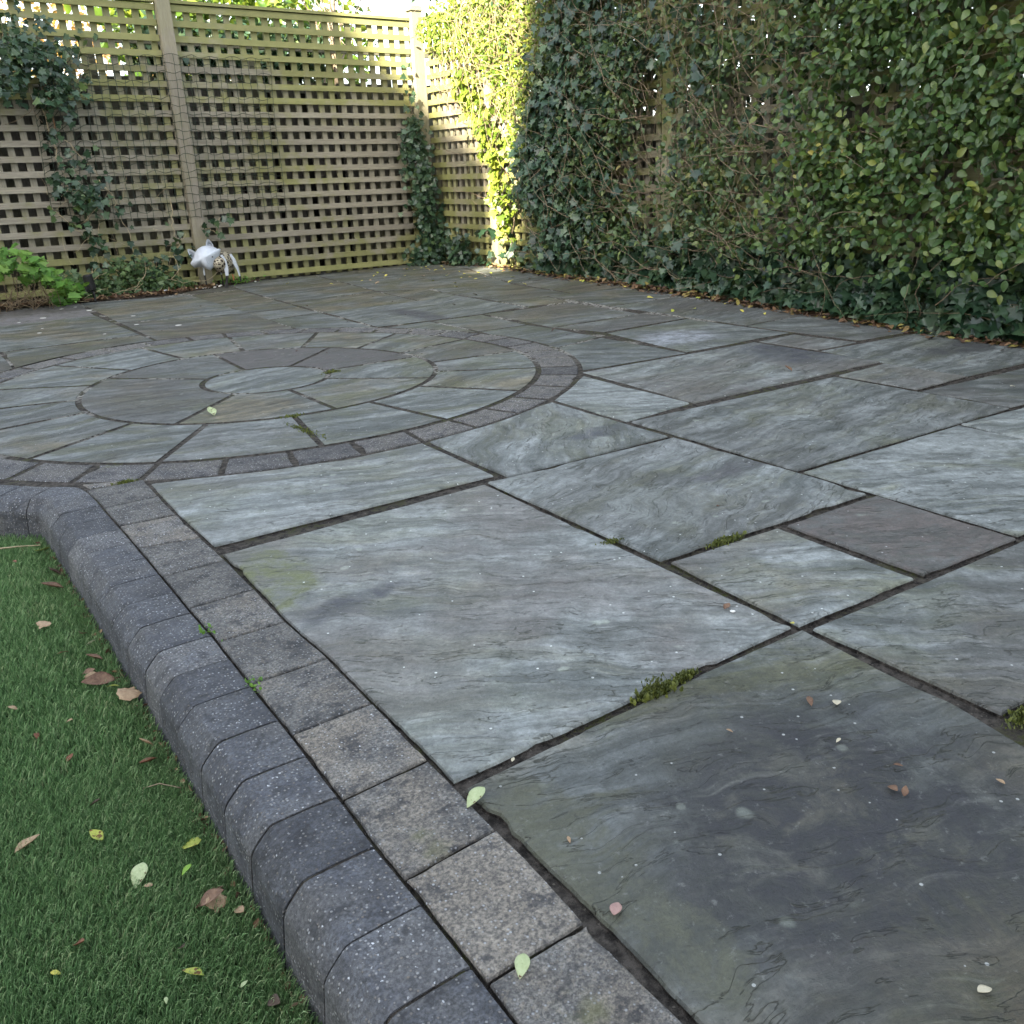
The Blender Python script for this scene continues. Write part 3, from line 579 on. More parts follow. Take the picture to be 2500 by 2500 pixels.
# ------------------------------------------------------------------ paving circle
circle = tag(empty('paving_circle'), kind='structure')
def arc_piece(i0, i1, a0, a1, gi, go, gs, name, mat, seg=.03, jit=.0012, bev=.004, **kw):
    """a0=(inner, outer) start angles, a1 end angles"""
    def wrapd(x, y): return y + (2 * math.pi if y < x else 0)
    s_i, s_o = a0; e_i, e_o = a1
    while e_i < s_i: e_i += 2 * math.pi
    while e_o < s_o: e_o += 2 * math.pi
    P = []
    ri = rad(i0, s_i) if i0 is not None else 0.; ro = rad(i1, s_o)
    n1 = max(2, int((e_i - s_i) / .07)); n2 = max(2, int((e_o - s_o) / .06))
    for k in range(n2 + 1):
        t = s_o + gs / ro + (e_o - s_o - 2 * gs / ro) * k / n2; P.append(rp(i1, t, -go))
    for k in range(n1, -1, -1):
        t = s_i + gs / ri + (e_i - s_i - 2 * gs / ri) * k / n1; P.append(rp(i0, t, gi))
    return plate(name, P, mat, circle, jit=jit, bev=bev, seg=seg, **kw)
P = [rp(0, 2 * math.pi * k / 48, -.008) for k in range(48)]
o = plate('centre_disc', P, M['stone'], circle, jit=.001, seg=.05); stone_attrs(o, tone=1.05, green=.2, seed=3.7, grain=.3)
def pairs(L):
    L = sorted(L); return list(zip(L, L[1:] + [L[0]]))
for k, (a, b) in enumerate(pairs(DATA['j1'])):
    o = arc_piece(0, 1, a, b, .010, .008, .0075, 'inner_wedge', M['stone'], drop=.0022)
    stone_attrs(o, tone=(.86, .95, .98, .8, .86, .82, .84)[k], green=(.45, .4, .4, .3, .3, .35, .35)[k], purple=(0, 0, 0, .5, .8, .5, .5)[k], grain=random.uniform(-.3, .5), stain=(1.5, 3.9) if k in (3, 4) else None, ssize=(2, 2), scol=(.13, .115, .115))
for k, (a, b) in enumerate(pairs(DATA['j2'])):
    cold = -2.3 < a[0] < -.3
    o = arc_piece(1, 2, a, b, .010, .010, .0085, 'outer_wedge', M['stone'], drop=.0022)
    stone_attrs(o, tone=random.uniform(.88, 1.02) + (.08 if cold else -.04), green=random.uniform(.25, .50) - (.12 if cold else 0), purple=random.choice((0, 0, .3, .5)), grain=random.uniform(-.4, .6))
for a, b in pairs(DATA['j3']):
    arc_piece(2, 3, a, b, .009, .006, .007, 'circle_block', M['ring'], seg=.022, jit=.003, bev=.006, drop=.005)

# ------------------------------------------------------------------ block course beside the kerb
course = tag(empty('block_course'), kind='structure')
def lerp_x(L, y):
    L = sorted(L, key=lambda p: p[1])
    if y <= L[0][1]: return L[0][0]
    for a, b in zip(L, L[1:]):
        if y <= b[1]: return a[0] + (b[0] - a[0]) * (y - a[1]) / (b[1] - a[1] + 1e-9)
    return L[-1][0]
def kbx(y):
    return lerp_x([p for p in kb if p[1] < 2.5 and p[0] > .2], y)
RJ = [(j[0][1], j[1][1]) for j in DATA['RJ']]
y = RJ[-1][0]
while y > -.8: y -= .168; RJ.append((y, y + .004))
for (a0, a1), (b0, b1) in zip(RJ, RJ[1:]):
    g = .0022
    def rx(y): return min(lerp_x(DATA['RR'], y), .4245) - .0025
    P = [(kbx(b0) + .003, b0 + g), (rx(b1), b1 + g), (rx((a1 + b1) / 2), (a1 + b1) / 2), (rx(a1), a1 - g), (kbx(a0) + .003, a0 - g), (kbx((a0 + b0) / 2) + .003, (a0 + b0) / 2)]
    o = plate('paving_block', P, M['row'], course, top=random.uniform(-.001, .001), jit=.0018, bev=.0035, seg=.008, drop=.0028)
# cut wedge block where the course meets the circle
o = plate('paving_block', [(.268, 2.428), (.365, 2.424), (.352, 2.44), (.258, 2.478)], M['row'], course, jit=.001, bev=.004, seg=.015)

# ------------------------------------------------------------------ artificial lawn
ZL = -.108
lawn_m = mat_simple('turf_backing', (.012, .028, .010), (.035, .055, .02), 90, .95, .004, .2)
V = []; F = []; ys = [-1.2 + .05 * k for k in range(102)]; nx = 24
for y in ys:
    xr = back_x(y) - .10 if y < 3.0 else -.42
    xr = min(xr, .22)
    for i in range(nx):
        x = -3 + (xr + 3) * i / (nx - 1); V.append((x, y, ZL + .003 * noise.noise(Vector((x * 4, y * 4, 0)))))
for j in range(len(ys) - 1):
    for i in range(nx - 1): F.append([j * nx + i, j * nx + i + 1, (j + 1) * nx + i + 1, (j + 1) * nx + i])
tag(mobj('lawn', V, F, lawn_m, None, True), kind='structure')
s = NT('turf_blade'); ri = s.rpi(); P = s.pos()
c = s.ramp(s.math('ADD', s.math('MULTIPLY', ri, .8), s.math('MULTIPLY', s.noise(P, 7, 3), .25)), [(0, (.060, .12, .050)), (.35, (.12, .22, .090)), (.65, (.20, .34, .14)), (.86, (.34, .47, .24)), (1, (.42, .42, .24))])
M['turf'] = s.fin(c, .42, None, .35)
def kerb_face_x(y):
    xs = KFX
    return np.interp(y, xs[0], xs[1])
fy = []; fx = []
for i in range(0, len(KP), 6):
    nn = kn(i); fy.append(KP[i][1] + nn.y * .1215); fx.append(KP[i][0] + nn.x * .1215)
o_ = [k for k in range(len(fy)) if (k == 0 or fy[k] > max(fy[:k]) + 1e-4)]
KFX = (np.array([fy[k] for k in o_]), np.array([fx[k] for k in o_]))
def blades(N, x0, x1, y0, y1, hl, wd):
    wd = wd * 1.35
    x = rng.uniform(x0, x1, N); y = rng.uniform(y0, y1, N)
    kx = np.interp(y, KFX[0], KFX[1]); ok = x < kx - .004; x = x[ok]; y = y[ok]; n = len(x)
    a = rng.uniform(0, 2 * np.pi, n); lean = rng.uniform(.25, .75, n)
    # the pile leans mostly one way
    dx = np.cos(a) * .55 + .10; dy = np.sin(a) * .55 - .28
    L = hl * rng.uniform(.65, 1.25, n)
    base = np.stack([x, y, np.full(n, ZL)], 1); D = np.stack([dx, dy, np.zeros(n)], 1); U = np.array([[0, 0, 1.]])
    S = np.stack([-np.sin(a + 1.2), np.cos(a + 1.2), np.zeros(n)], 1) * (wd * rng.uniform(.7, 1.3, n))[:, None]
    p1 = base + U * (L * .45)[:, None] + D * (L * lean * .30)[:, None]
    p2 = base + U * (L * .80)[:, None] + D * (L * lean * .75)[:, None]
    p3 = base + U * (L * .92)[:, None] + D * (L * lean * 1.25)[:, None]
    V = np.stack([base - S, base + S, p1 - S * .95, p1 + S * .95, p2 - S * .7, p2 + S * .7, p3], 1).reshape(-1, 3)
    T = np.array([[0, 1, 3], [0, 3, 2], [2, 3, 5], [2, 5, 4], [4, 5, 6]])
    F = (T[None] + (np.arange(n) * 7)[:, None, None]).reshape(-1, 3); return V, F
parts = [blades(100000, -.35, .20, .55, 1.3, .027, .0005), blades(80000, -.35, .22, 1.3, 2.6, .027, .0007), blades(16000, -1.5, -.3, -.6, 2.9, .032, .0016), blades(9000, -.4, .2, -.6, .55, .032, .0012)]
off = 0; VV = []; FF = []
for v, f in parts: VV.append(v); FF.append(f + off); off += len(v)
tag(fastobj('grass', np.concatenate(VV), np.concatenate(FF), M['turf']), 'short green artificial turf blades beside the grey kerb', 'grass', kind='stuff')
# ------------------------------------------------------------------ trellis fences
RZ = [1.82 - .0942 * k for k in range(20)]
def panel_x(name, parent, x0, x1, yf, first):
    b = MB()
    for z in RZ:
        sg = random.uniform(-.002, .002)
        b.box(x0, x1, yf + sg, yf + .020 + sg, z, z + .040 + random.uniform(-.002, .001), .0012)
    o = b.build(name, M['wood_x'], parent)
    b = MB(); x = first
    while x < x1 - .01:
        if x > x0 + .005: b.box(x - .0205, x + .0205, yf + .021, yf + .041, .01, 1.862, .0012)
        x += .0914
    b.build('upright_slats', M['wood_z'], o)
    b = MB(); b.box(x0, x1, yf - .012, yf + .055, 1.868, 1.888, .001); b.build('capping_rail', M['wood_x'], o)
    return o
def panel_y(name, parent, y0, y1, xf, first):
    b = MB()
    for z in RZ:
        sg = random.uniform(-.002, .002)
        b.box(xf + sg, xf + .020 + sg, y0, y1, z, z + .040 + random.uniform(-.002, .001), .0012)
    o = b.build(name, M['wood_y'], parent)
    b = MB(); y = first
    while y > y0 + .01:
        if y < y1 - .005: b.box(xf + .021, xf + .041, y - .0205, y + .0205, .01, 1.862, .0012)
        y -= .0914
    b.build('upright_slats', M['wood_z'], o)
    b = MB(); b.box(xf - .012, xf + .055, y0, y1, 1.868, 1.888, .001); b.build('capping_rail', M['wood_y'], o)
    return o
def post(parent, x0, x1, y0, y1, h, cap=False, mt='wood_post'):
    b = MB(); b.box(x0, x1, y0, y1, -.15, h, .001); o = b.build('post', M[mt], parent)
    if cap:
        b = MB(); b.box(x0 - .012, x1 + .012, y0 - .012, y1 + .012, h + .0005, h + .016)
        b.box(x0 - .004, x1 + .004, y0 - .004, y1 + .004, h + .0165, h + .034); b.build('post_cap', M['wood_post'], o)
    return o
fl = tag(empty('trellis_fence', (1.8, 7.05, 0)), 'weathered square lattice trellis fence standing behind the white fox ornament', 'fence')
def inv(o, parent):   # keep world place while parenting to a moved empty
    return o
fl.location = (0, 0, 0)
panel_x('trellis_panel', fl, -.02, 1.80, 7.05, .0312)
panel_x('trellis_panel', fl, 1.892, 3.708, 7.05, 1.916)
panel_x('trellis_panel', fl, -1.94, -.115, 7.05, -1.90)
post(fl, 1.802, 1.890, 7.0, 7.09, 2.02); post(fl, -.112, -.022, 7.0, 7.09, 2.02)
post(fl, 3.711, 3.799, 6.995, 7.085, 1.935, True)
fr = tag(empty('trellis_fence'), 'green stained lattice trellis fence covered by climbers, on the right of the patio', 'fence')
panel_y('trellis_panel', fr, 6.112, 6.99, 3.80, 6.95)
post(fr, 3.79, 3.88, 6.02, 6.11, 1.90)
for a, b_ in ((6.018, 4.19), (4.098, 2.27), (2.178, .35), (.258, -1.4)):
    panel_y('trellis_panel', fr, b_, a, 3.80, a - .045)
for y in (4.1, 2.18, .26): post(fr, 3.803, 3.88, y, y + .088, 1.9, mt='wood_y')
# dark boards of the neighbour's fence behind
bf = tag(empty('board_fence'), 'dark board fence seen through the holes of the left trellis', 'fence')
b = MB(); x = -1.6
while x < 4.3:
    b.box(x, x + .215, 7.20, 7.215, -.15, 1.42 + random.uniform(-.01, .01), .001); x += .262
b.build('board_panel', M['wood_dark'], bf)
b = MB(); b.box(-1.7, 4.4, 7.44, 7.46, -.15, 1.40); b.build('gap_shade_sheet', M['shade_black'], bf)  # added dark sheet that paints the shade seen through the board gaps
b = MB(); b.box(-1.6, 4.3, 7.38, 7.419, 1.655, 1.70); b.box(-1.6, 4.3, 7.38, 7.419, 1.36, 1.40); b.build('rail', M['wood_dark'], bf)
for x in (-.6, .72, 1.36, 2.5, 3.6):
    b = MB(); b.box(x, x + .07, 7.36, 7.419, -.15, 1.62 if x != 1.36 else 1.66); b.build('post', M['wood_dark'], bf)
bf2 = tag(empty('board_fence'), 'dark board fence hidden behind the climbers of the right trellis', 'fence')
b = MB(); y = -1.5
while y < 7.3:
    b.box(4.05, 4.065, y, y + .121, -.15, 1.02 + random.uniform(-.01, .01), .001); y += .122
b.build('board_panel', M['wood_dark'], bf2)

# soil bed behind the patio edge
V = []; F = []; nx = 46; ny = 20
for j in range(ny):
    for i in range(nx):
        x = -2.2 + 4.45 * i / (nx - 1)
        e = np.interp(x, [-2, .46, .92, 1.45, 1.62, 1.9, 2.1, 2.3], [6.76, 6.715, 6.69, 6.67, 6.73, 6.86, 7.0, 7.05]) + .012 * noise.noise(Vector((x * 12, 0, 0)))
        y = e + (8.6 - e) * (j / (ny - 1)) ** 1.8
        z = .001 + (.018 * min(1, j / 3)) * (.6 + 1.2 * noise.noise(Vector((x * 9, y * 9, 1))))
        V.append((x, y, z))
for j in range(ny - 1):
    for i in range(nx - 1): F.append([j * nx + i, j * nx + i + 1, (j + 1) * nx + i + 1, (j + 1) * nx + i])
tag(mobj('soil', V, F, M['soil'], None, True), kind='structure')
V = []; F = []; nx = 8; ny = 100
for j in range(ny):
    y = -1.4 + 8.8 * j / (ny - 1)
    for i in range(nx):
        x = 3.80 + .02 * noise.noise(Vector((y * 7, 1, 1))) + .9 * (i / (nx - 1)) ** 1.5
        V.append((x, y, gh(x, y) + .003 + .02 * min(1, i / 2) * (.6 + noise.noise(Vector((x * 12, y * 12, 3))))))
for j in range(ny - 1):
    for i in range(nx - 1): F.append([j * nx + i, j * nx + i + 1, (j + 1) * nx + i + 1, (j + 1) * nx + i])
tag(mobj('soil', V, F, M['soil'], None, True), kind='structure')

# ------------------------------------------------------------------ houses behind the camera that shade the garden
brick = NT('house_brick'); P_ = brick.pos()
bt = brick.n('TexBrick'); brick.put(bt.inputs['Vector'], brick.vmath('MULTIPLY', P_, (4, 4, 4))); brick.put(bt.inputs[1], (.22, .10, .07)); brick.put(bt.inputs[2], (.28, .14, .09)); brick.put(bt.inputs[3], (.3, .28, .25))
M['brick'] = brick.fin(bt.outputs[0], .9)
M['tile'] = mat_simple('roof_tile', (.10, .05, .035), (.16, .085, .06), 6, .85)
M['glass'] = mat_simple('window_glass', (.02, .025, .03), (.03, .035, .04), 1, .05)
M['upvc'] = mat_simple('white_frame', (.75, .75, .74), (.8, .8, .8), 5, .4)
SV = -SXY; QV = Vector((-SV.y, SV.x))          # along the light, across it
def sq(s, q, z): return (SV.x * s + QV.x * q, SV.y * s + QV.y * q, z)
def house(label, prof, s0, depth, wins):
    """prof: outline (q,z) of the end wall; the roof runs back along s"""
    h = tag(empty('brick_house'), label, 'house')
    n = len(prof); V = [sq(s0, q, z) for q, z in prof] + [sq(s0 - depth, q, z) for q, z in prof]
    F = [list(range(n)), list(reversed(range(n, 2 * n)))]
    for i in range(n):
        j = (i + 1) % n; F.append([i, i + n, j + n, j])
    mobj('wall', V, F, M['brick'], h)
    b = MB()
    for (q0, z0), (q1, z1) in zip(prof[1:-1], prof[2:]):
        if abs(q1 - q0) < .05 : continue
        c = Vector(sq(s0 - depth / 2, (q0 + q1) / 2, (z0 + z1) / 2 + .04)); d = Vector(sq(0, q1, z1)) - Vector(sq(0, q0, z0))
        nrm = d.cross(Vector(sq(1, 0, 0))).normalized()
        b.obox(c, d / 2, Vector(sq(depth / 2 + .05, 0, 0)), nrm * .035)
    b.build('roof', M['tile'], h)
    for q, z in wins:
        b = MB(); b.obox(sq(s0 + .03, q, z), QV.to_3d() * .6, SV.to_3d() * .03, Vector((0, 0, .65))); w_ = b.build('window', M['upvc'], h)
        b = MB(); b.obox(sq(s0 + .065, q, z), QV.to_3d() * .53, SV.to_3d() * .004, Vector((0, 0, .58))); b.build('pane', M['glass'], w_)
TE = math.tan(SUN_EL); S0 = -8.
def wz(w_): return w_ - S0 * TE
house('gabled brick house behind the camera whose roof edge shades the trellis', [(2.565, -.2), (2.565, wz(3.49)), (2.88, wz(3.50)), (2.882, wz(4.54)), (3.36, wz(5.02)), (4.15, wz(5.70)), (5.3, wz(5.05)), (9.5, wz(4.95)), (9.5, -.2)], S0, 7, [(4.4, 1.6), (7.0, 1.6), (4.4, 4.6), (7.0, 4.6)])
house('tall brick house behind the camera on the right side', [(-6.5, -.2), (-6.5, wz(5.4)), (-2., wz(7.4)), (2.10, wz(5.7)), (2.33, wz(4.7)), (2.56, wz(3.65)), (2.56, -.2)], S0, 7, [(-4, 1.6), (-1, 1.6), (-4, 4.6), (-1, 4.6)])
# ------------------------------------------------------------------ climbers
def rv(n): 
    v = rng.normal(size=(n, 3)); return v / np.linalg.norm(v, axis=1, keepdims=True)
def fcov(x, y, z, sc, o=0.): return noise.noise(Vector((x * sc + o, y * sc, z * sc)))
def wall_leaves(n, ymin, ymax, zmin, zmax, dens, face='x', base=3.79, thick=.14, prot=None):
    """scatter points over a fence face; dens(a, z) in 0..1; returns pos, a"""
    out = []
    tries = 0
    while len(out) < n and tries < n * 14:
        tries += 1
        a = random.uniform(ymin, ymax); z = random.uniform(zmin, zmax)
        if random.random() > dens(a, z): continue
        d = thick * (prot(a, z) if prot else 1.) * random.random() ** .7
        if face == 'x': out.append((base - d, a, z + (gh(base, a) if z < .3 else 0)))
        else: out.append((a, base - d, z))
    return np.array(out)
def plant(name, label, cat, pos, tm, size, mat, out_dir, hang=.6, stems=None, spread=.55, group=None, stem_mat='stem', leafname='leaves'):
    root = tag(empty(name, (0, 0, 0)), label, cat, group)
    n = len(pos); O = np.array(out_dir, float)
    nrm = O[None] + rv(n) * spread + np.array([[0, 0, .35]])
    yd = rv(n) * .75 + np.array([[0, 0, -hang]]) + O[None] * .25
    sz = rng.uniform(size[0], size[1], n)
    leaves(leafname, tm, pos, yd, nrm, sz, mat, root)
    if stems:
        b = MB()
        for pts, r0, r1 in stems: b.tube(pts, r0, 4, r1)
        b.build('stems', M[stem_mat], root)
    return root
def walk(p, d, L, step, wander, pull=None, out=None):
    pts = [Vector(p)]; d = Vector(d).normalized(); l = 0
    while l < L:
        d = (d + Vector((random.gauss(0, wander), random.gauss(0, wander), random.gauss(0, wander)))).normalized()
        if pull is not None: d = (d + Vector(pull) * .08).normalized()
        pts.append(pts[-1] + d * step); l += step
    return pts
def stems_x(n, y0, y1, z0, z1, base=3.74, L=(.2, .7), r=(.0012, .003), up=.5):
    S = []
    for _ in range(n):
        p = (base - random.uniform(0, .10), random.uniform(y0, y1), random.uniform(z0, z1))
        pts = walk(p, (random.uniform(-.15, .02), random.uniform(-1, 1), random.uniform(-.6, 1) * up + .2), random.uniform(*L), .04, .16)
        pts = [Vector((min(3.79, max(3.55, q.x)), q.y, max(.02, q.z))) for q in pts]
        S.append((pts, random.uniform(*r), .0006))
    return S
W_OUT = (-1, -.15, .1)
# hollow twiggy columns where the lattice shows through
def gaps(y, z):
    g = 1.
    for cy, cz, ry, rz, s in ((5.25, 1.72, .35, .22, .75), (4.12, .95, .16, .75, .72), (4.25, 1.62, .20, .10, .8), (3.45, 1.42, .22, .10, .75), (3.15, 1.05, .30, .28, .62), (4.75, .35, .15, .2, .5), (5.45, .30, .30, .16, .8), (4.4, .62, .2, .25, .6), (3.3, .72, .25, .2, .45)):
        q = ((y - cy) / ry) ** 2 + ((z - cz) / rz) ** 2
        g *= 1 - min(.97, s * 1.25) * math.exp(-q)
    return g
# 1 dark ivy over the middle of the right trellis
def d_ivy(y, z):
    e = np.interp(z, [.1, .35, .55, .9, 1.2, 1.7, 2.2], [5.20, 5.26, 5.42, 5.42, 5.25, 5.15, 5.10])
    s = 1 / (1 + math.exp((y - e) / .04)) * (.05 + .95 / (1 + math.exp(-(y - 4.72) / .16)))
    return s * gaps(y, z) * (.55 + .9 * max(-.4, fcov(y, z, 0, 2.6, 4)))
pos = wall_leaves(4300, 3.0, 5.98, .12, 2.25, d_ivy, thick=.21)
plant('ivy', 'dark blue green ivy over the trellis just right of the sunlit corner', 'ivy', pos, IVY, (.038, .075), M['ivy'], W_OUT, .75, stems_x(60, 4.3, 5.7, .1, 2.0))
# 2 ivy along the foot
def d_low(y, z):
    top = .30 + .10 * noise.noise(Vector((y * 2.2, 0, 5))) + .08 * sm((3.2 - y) / 1.5)
    e = sm((5.5 - y) / .45)
    return max(0., 1 - (z / top) ** 3) * (.02 + .98 * e)
pos = wall_leaves(6500, .6, 6.25, .0, .60, d_low, thick=.13, base=3.81, prot=lambda y, z: 1.1 - z * .6)
plant('ivy', 'low band of large star shaped ivy leaves along the foot of the right fence', 'ivy', pos, IVY, (.05, .095), M['ivy'], (-1, -.2, .35), .55, stems_x(50, 1.6, 5.6, .02, .3))
# 3 small leaved climber, mixed and twiggy, centre
def d_mid(y, z):
    s = 1 / (1 + math.exp((y - 5.18) / .15)) / (1 + math.exp(-(y - 2.9) / .15))
    return s * gaps(y, z) * (.45 + .8 * max(-.4, fcov(y, z, 2, 3.2, 1))) * (1 if z > .3 else .4)
pos = wall_leaves(14500, 2.5, 5.75, .15, 2.2, d_mid, thick=.19)
plant('climbing_shrub', 'twiggy small leaved evergreen climber between the dark ivy and the dense bright leaves', 'climber', pos, OVAL, (.022, .044), M['oval_mix'], W_OUT, .25, stems_x(620, 2.9, 5.3, .15, 1.9, base=3.70, L=(.25, .8), r=(.0011, .0026)), stem_mat='stem')
# 4 dense bright climber at the right
def d_right(y, z):
    s = 1 / (1 + math.exp((y - 3.02 - .15 * noise.noise(Vector((z * 3, 2, 2)))) / .07))
    return s * (.66 + .85 * fcov(y, z, 5, 3.6, 8)) * (1 if z > .34 else .25)
pos = wall_leaves(20000, .4, 3.35, .2, 2.1, d_right, thick=.26)
plant('climbing_shrub', 'dense climber with bright oval green leaves at the right end of the trellis', 'climber', pos, OVAL, (.026, .052), M['oval'], W_OUT, .2, stems_x(160, .8, 3.2, .3, 1.8))
# 5 sunlit climber at the corner
def d_lit(y, z):
    zb = np.interp(y, [5.1, 5.55, 5.72, 5.9, 6.05, 6.5, 6.9], [.5, .6, 1.0, 1.36, 1.46, 1.50, 1.72])
    zt = np.interp(y, [5.5, 6.3, 6.7, 6.95], [2.05, 1.98, 1.90, 1.80])
    if z < zb or z > zt: return 0.
    return (.35 + .65 * sm((z - zb) / .12)) * (.7 + .6 * fcov(y, z, 1, 5, 3))
pos = wall_leaves(6000, 5.1, 6.93, .35, 2.1, d_lit, thick=.13)
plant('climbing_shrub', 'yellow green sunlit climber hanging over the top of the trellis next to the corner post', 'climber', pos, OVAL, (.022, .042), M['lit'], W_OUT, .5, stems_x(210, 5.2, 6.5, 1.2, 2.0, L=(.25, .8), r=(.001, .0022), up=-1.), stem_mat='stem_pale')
# 6 sunlit ivy spray
def d_spray(y, z):
    c = np.interp(z, [.25, .6, .95, 1.2, 1.45], [5.76, 5.78, 5.93, 6.10, 6.3]); wv = np.interp(z, [.25, .6, 1.0, 1.2, 1.45], [.04, .09, .11, .14, .08])
    return math.exp(-((y - c) / wv) ** 2)
pos = wall_leaves(330, 5.4, 6.6, .2, 1.45, d_spray, thick=.15)
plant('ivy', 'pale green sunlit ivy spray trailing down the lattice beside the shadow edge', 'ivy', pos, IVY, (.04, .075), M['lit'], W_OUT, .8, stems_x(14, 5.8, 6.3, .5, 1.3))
# 7 small ivy tufts at the foot of the sunlit panel
def d_tuft(y, z): return math.exp(-((y - 6.48) / .10) ** 2 - ((z - .08) / .13) ** 2) + .5 * math.exp(-((y - 6.2) / .12) ** 2 - (z / .07) ** 2)
pos = wall_leaves(230, 6.0, 6.8, .0, .35, d_tuft, thick=.16)
plant('ivy', 'small dark ivy tuft against the foot of the corner lattice panel', 'ivy', pos, IVY, (.035, .06), M['ivy'], W_OUT, .4)
# 8 ivy climbing the corner post
def d_post(x, z):
    c = np.interp(z, [0, .25, .5, .9, 1.12, 1.5], [3.70, 3.72, 3.66, 3.62, 3.64, 3.6]); wv = np.interp(z, [0, .1, .3, .9, 1.12, 1.3, 1.5], [.19, .16, .09, .09, .07, .03, .03])
    return math.exp(-((x - c) / wv) ** 2) * (1 if z < 1.15 else .13)
pos = wall_leaves(950, 3.3, 3.95, .0, 1.55, d_post, face='y', base=7.02, thick=.20, prot=lambda x, z: 1 if z < .9 else .6)
plant('ivy', 'narrow column of ivy climbing the corner post of the trellis', 'ivy', pos, IVY, (.032, .058), M['ivy'], (-.3, -1, .1), .7, [([Vector((3.7, 6.95, 0)), Vector((3.67, 6.93, .4)), Vector((3.62, 6.95, .8)), Vector((3.64, 6.96, 1.15)), Vector((3.6, 7.0, 1.5))], .006, .002)])
# 9 ivy bush high on the left panel
def d_left(x, z):
    q = math.exp(-((x - .93) / .22) ** 2 - ((z - 1.49) / .17) ** 2) + .55 * math.exp(-((x - .72) / .18) ** 2 - ((z - 1.36) / .10) ** 2) + .45 * math.exp(-((x - 1.12) / .10) ** 2 - ((z - 1.33) / .12) ** 2)
    return q * (.6 + .8 * max(-.5, fcov(x, z, 1, 7, 2)))
pos = wall_leaves(600, .3, 1.4, 1.1, 1.85, d_left, face='y', base=7.04, thick=.20)
S = []
for _ in range(16):
    S.append((walk((random.uniform(.7, 1.15), 6.97, random.uniform(1.25, 1.6)), (random.uniform(-1, 1), -.1, random.uniform(-.8, .8)), random.uniform(.15, .4), .03, .2), .0025, .001))
plant('ivy', 'hanging clump of dark ivy high on the left trellis panel', 'ivy', pos, IVY, (.032, .062), M['ivy'], (0, -1, .1), .8, S)
# 10 straggling ivy strands lower down
S = []; pp = []
strands = [[(.98, 6.98, 1.3), (1.0, 6.99, 1.0), (1.03, 6.98, .8), (1.1, 6.97, .6), (1.13, 6.96, .35), (1.08, 6.93, .02)],
           [(1.05, 6.98, 1.05), (1.2, 6.98, .85), (1.3, 6.97, .62), (1.36, 6.96, .4), (1.35, 6.92, .1)],
           [(.95, 6.98, .78), (1.1, 6.97, .70), (1.22, 6.96, .55)], [(1.08, 6.97, .4), (.98, 6.96, .52), (.9, 6.98, .62)],
           [(1.7, 6.94, .35), (1.62, 6.95, .24), (1.45, 6.93, .20), (1.38, 6.9, .05)], [(1.68, 6.98, .62), (1.66, 6.97, .4), (1.68, 6.96, .22)],
           [(1.0, 6.9, .0), (1.12, 6.95, .3), (1.2, 6.97, .52)], [(1.85, 6.97, .42), (1.95, 6.95, .38), (2.0, 6.97, .5)]]
dn = [1., .6, 1., .5, .8, .3, .3, .5]
for st, d_ in zip(strands, dn):
    st = [Vector(p) for p in st]; pts = []
    for a, b in zip(st, st[1:]):
        for k in range(6): pts.append(a + (b - a) * k / 6 + Vector((random.gauss(0, .008), random.gauss(0, .005), random.gauss(0, .008))))
    S.append((pts, .003, .0015))
    for p in pts:
        for _ in range(int(5 * d_ * random.random() + .4)): pp.append(p + Vector((random.gauss(0, .035), random.uniform(-.07, 0), random.gauss(0, .04))))
for _ in range(60): pp.append(Vector((random.gauss(1.12, .07), random.uniform(6.9, 7), random.gauss(.66, .05))))
for _ in range(26): S.append((walk((random.uniform(.9, 1.75), 6.95, random.uniform(.05, .9)), (random.uniform(-.5, .5), -.1, random.uniform(-1, 1)), random.uniform(.1, .35), .03, .2), .0012, .0007))
plant('ivy', 'straggling ivy strands with bare pale stems on the left trellis panel', 'ivy', np.array(pp), IVY, (.03, .06), M['ivy'], (0, -1, .1), .6, S, stem_mat='stem_pale')
# 11 ground cover along the foot of the left fence
def d_gc(x, z):
    top = np.interp(x, [.85, 1.05, 1.3, 1.55, 1.72], [.20, .17, .30, .16, .04]) + .05 * noise.noise(Vector((x * 12, 0, 0)))
    return max(0, 1 - (max(0, z) / max(.02, top)) ** 2)
pos = wall_leaves(900, .85, 1.72, .0, .34, d_gc, face='y', base=7.0, thick=.17)
S = []
for _ in range(22): S.append((walk((random.uniform(.7, 1.7), random.uniform(6.78, 6.95), random.uniform(.0, .12)), (random.uniform(-1, 1), -.1, random.uniform(-.1, .4)), random.uniform(.1, .28), .03, .25), .0022, .001))
plant('groundcover', 'low green ivy and weeds under the left trellis beside the black spotlight', 'plant', pos, IVY, (.02, .045), mat_leaf('weed_leaf', [(0, (.02, .045, .015)), (.5, (.045, .09, .03)), (1, (.11, .17, .06))], .5, .2), (0, -1, .5), .2, S, stem_mat='stem_pale')
# 12 weeds by the fox
pos = np.array([(random.gauss(2.06, .07), random.gauss(6.95, .03), random.uniform(.005, .05)) for _ in range(150)])
plant('weed', 'small bright weed growing in the joint behind the fox ornament', 'plant', pos, OVAL, (.012, .024), M['shrub'], (0, -.5, 1), -.2)
pos = np.array([(random.gauss(1.66, .04), random.gauss(6.86, .02), random.uniform(.0, .05)) for _ in range(50)])
plant('weed', 'small dark weed growing at the foot of the trellis left of the fox ornament', 'plant', pos, OVAL3, (.015, .03), M['oval_mix'], (0, -.5, 1), -.4)
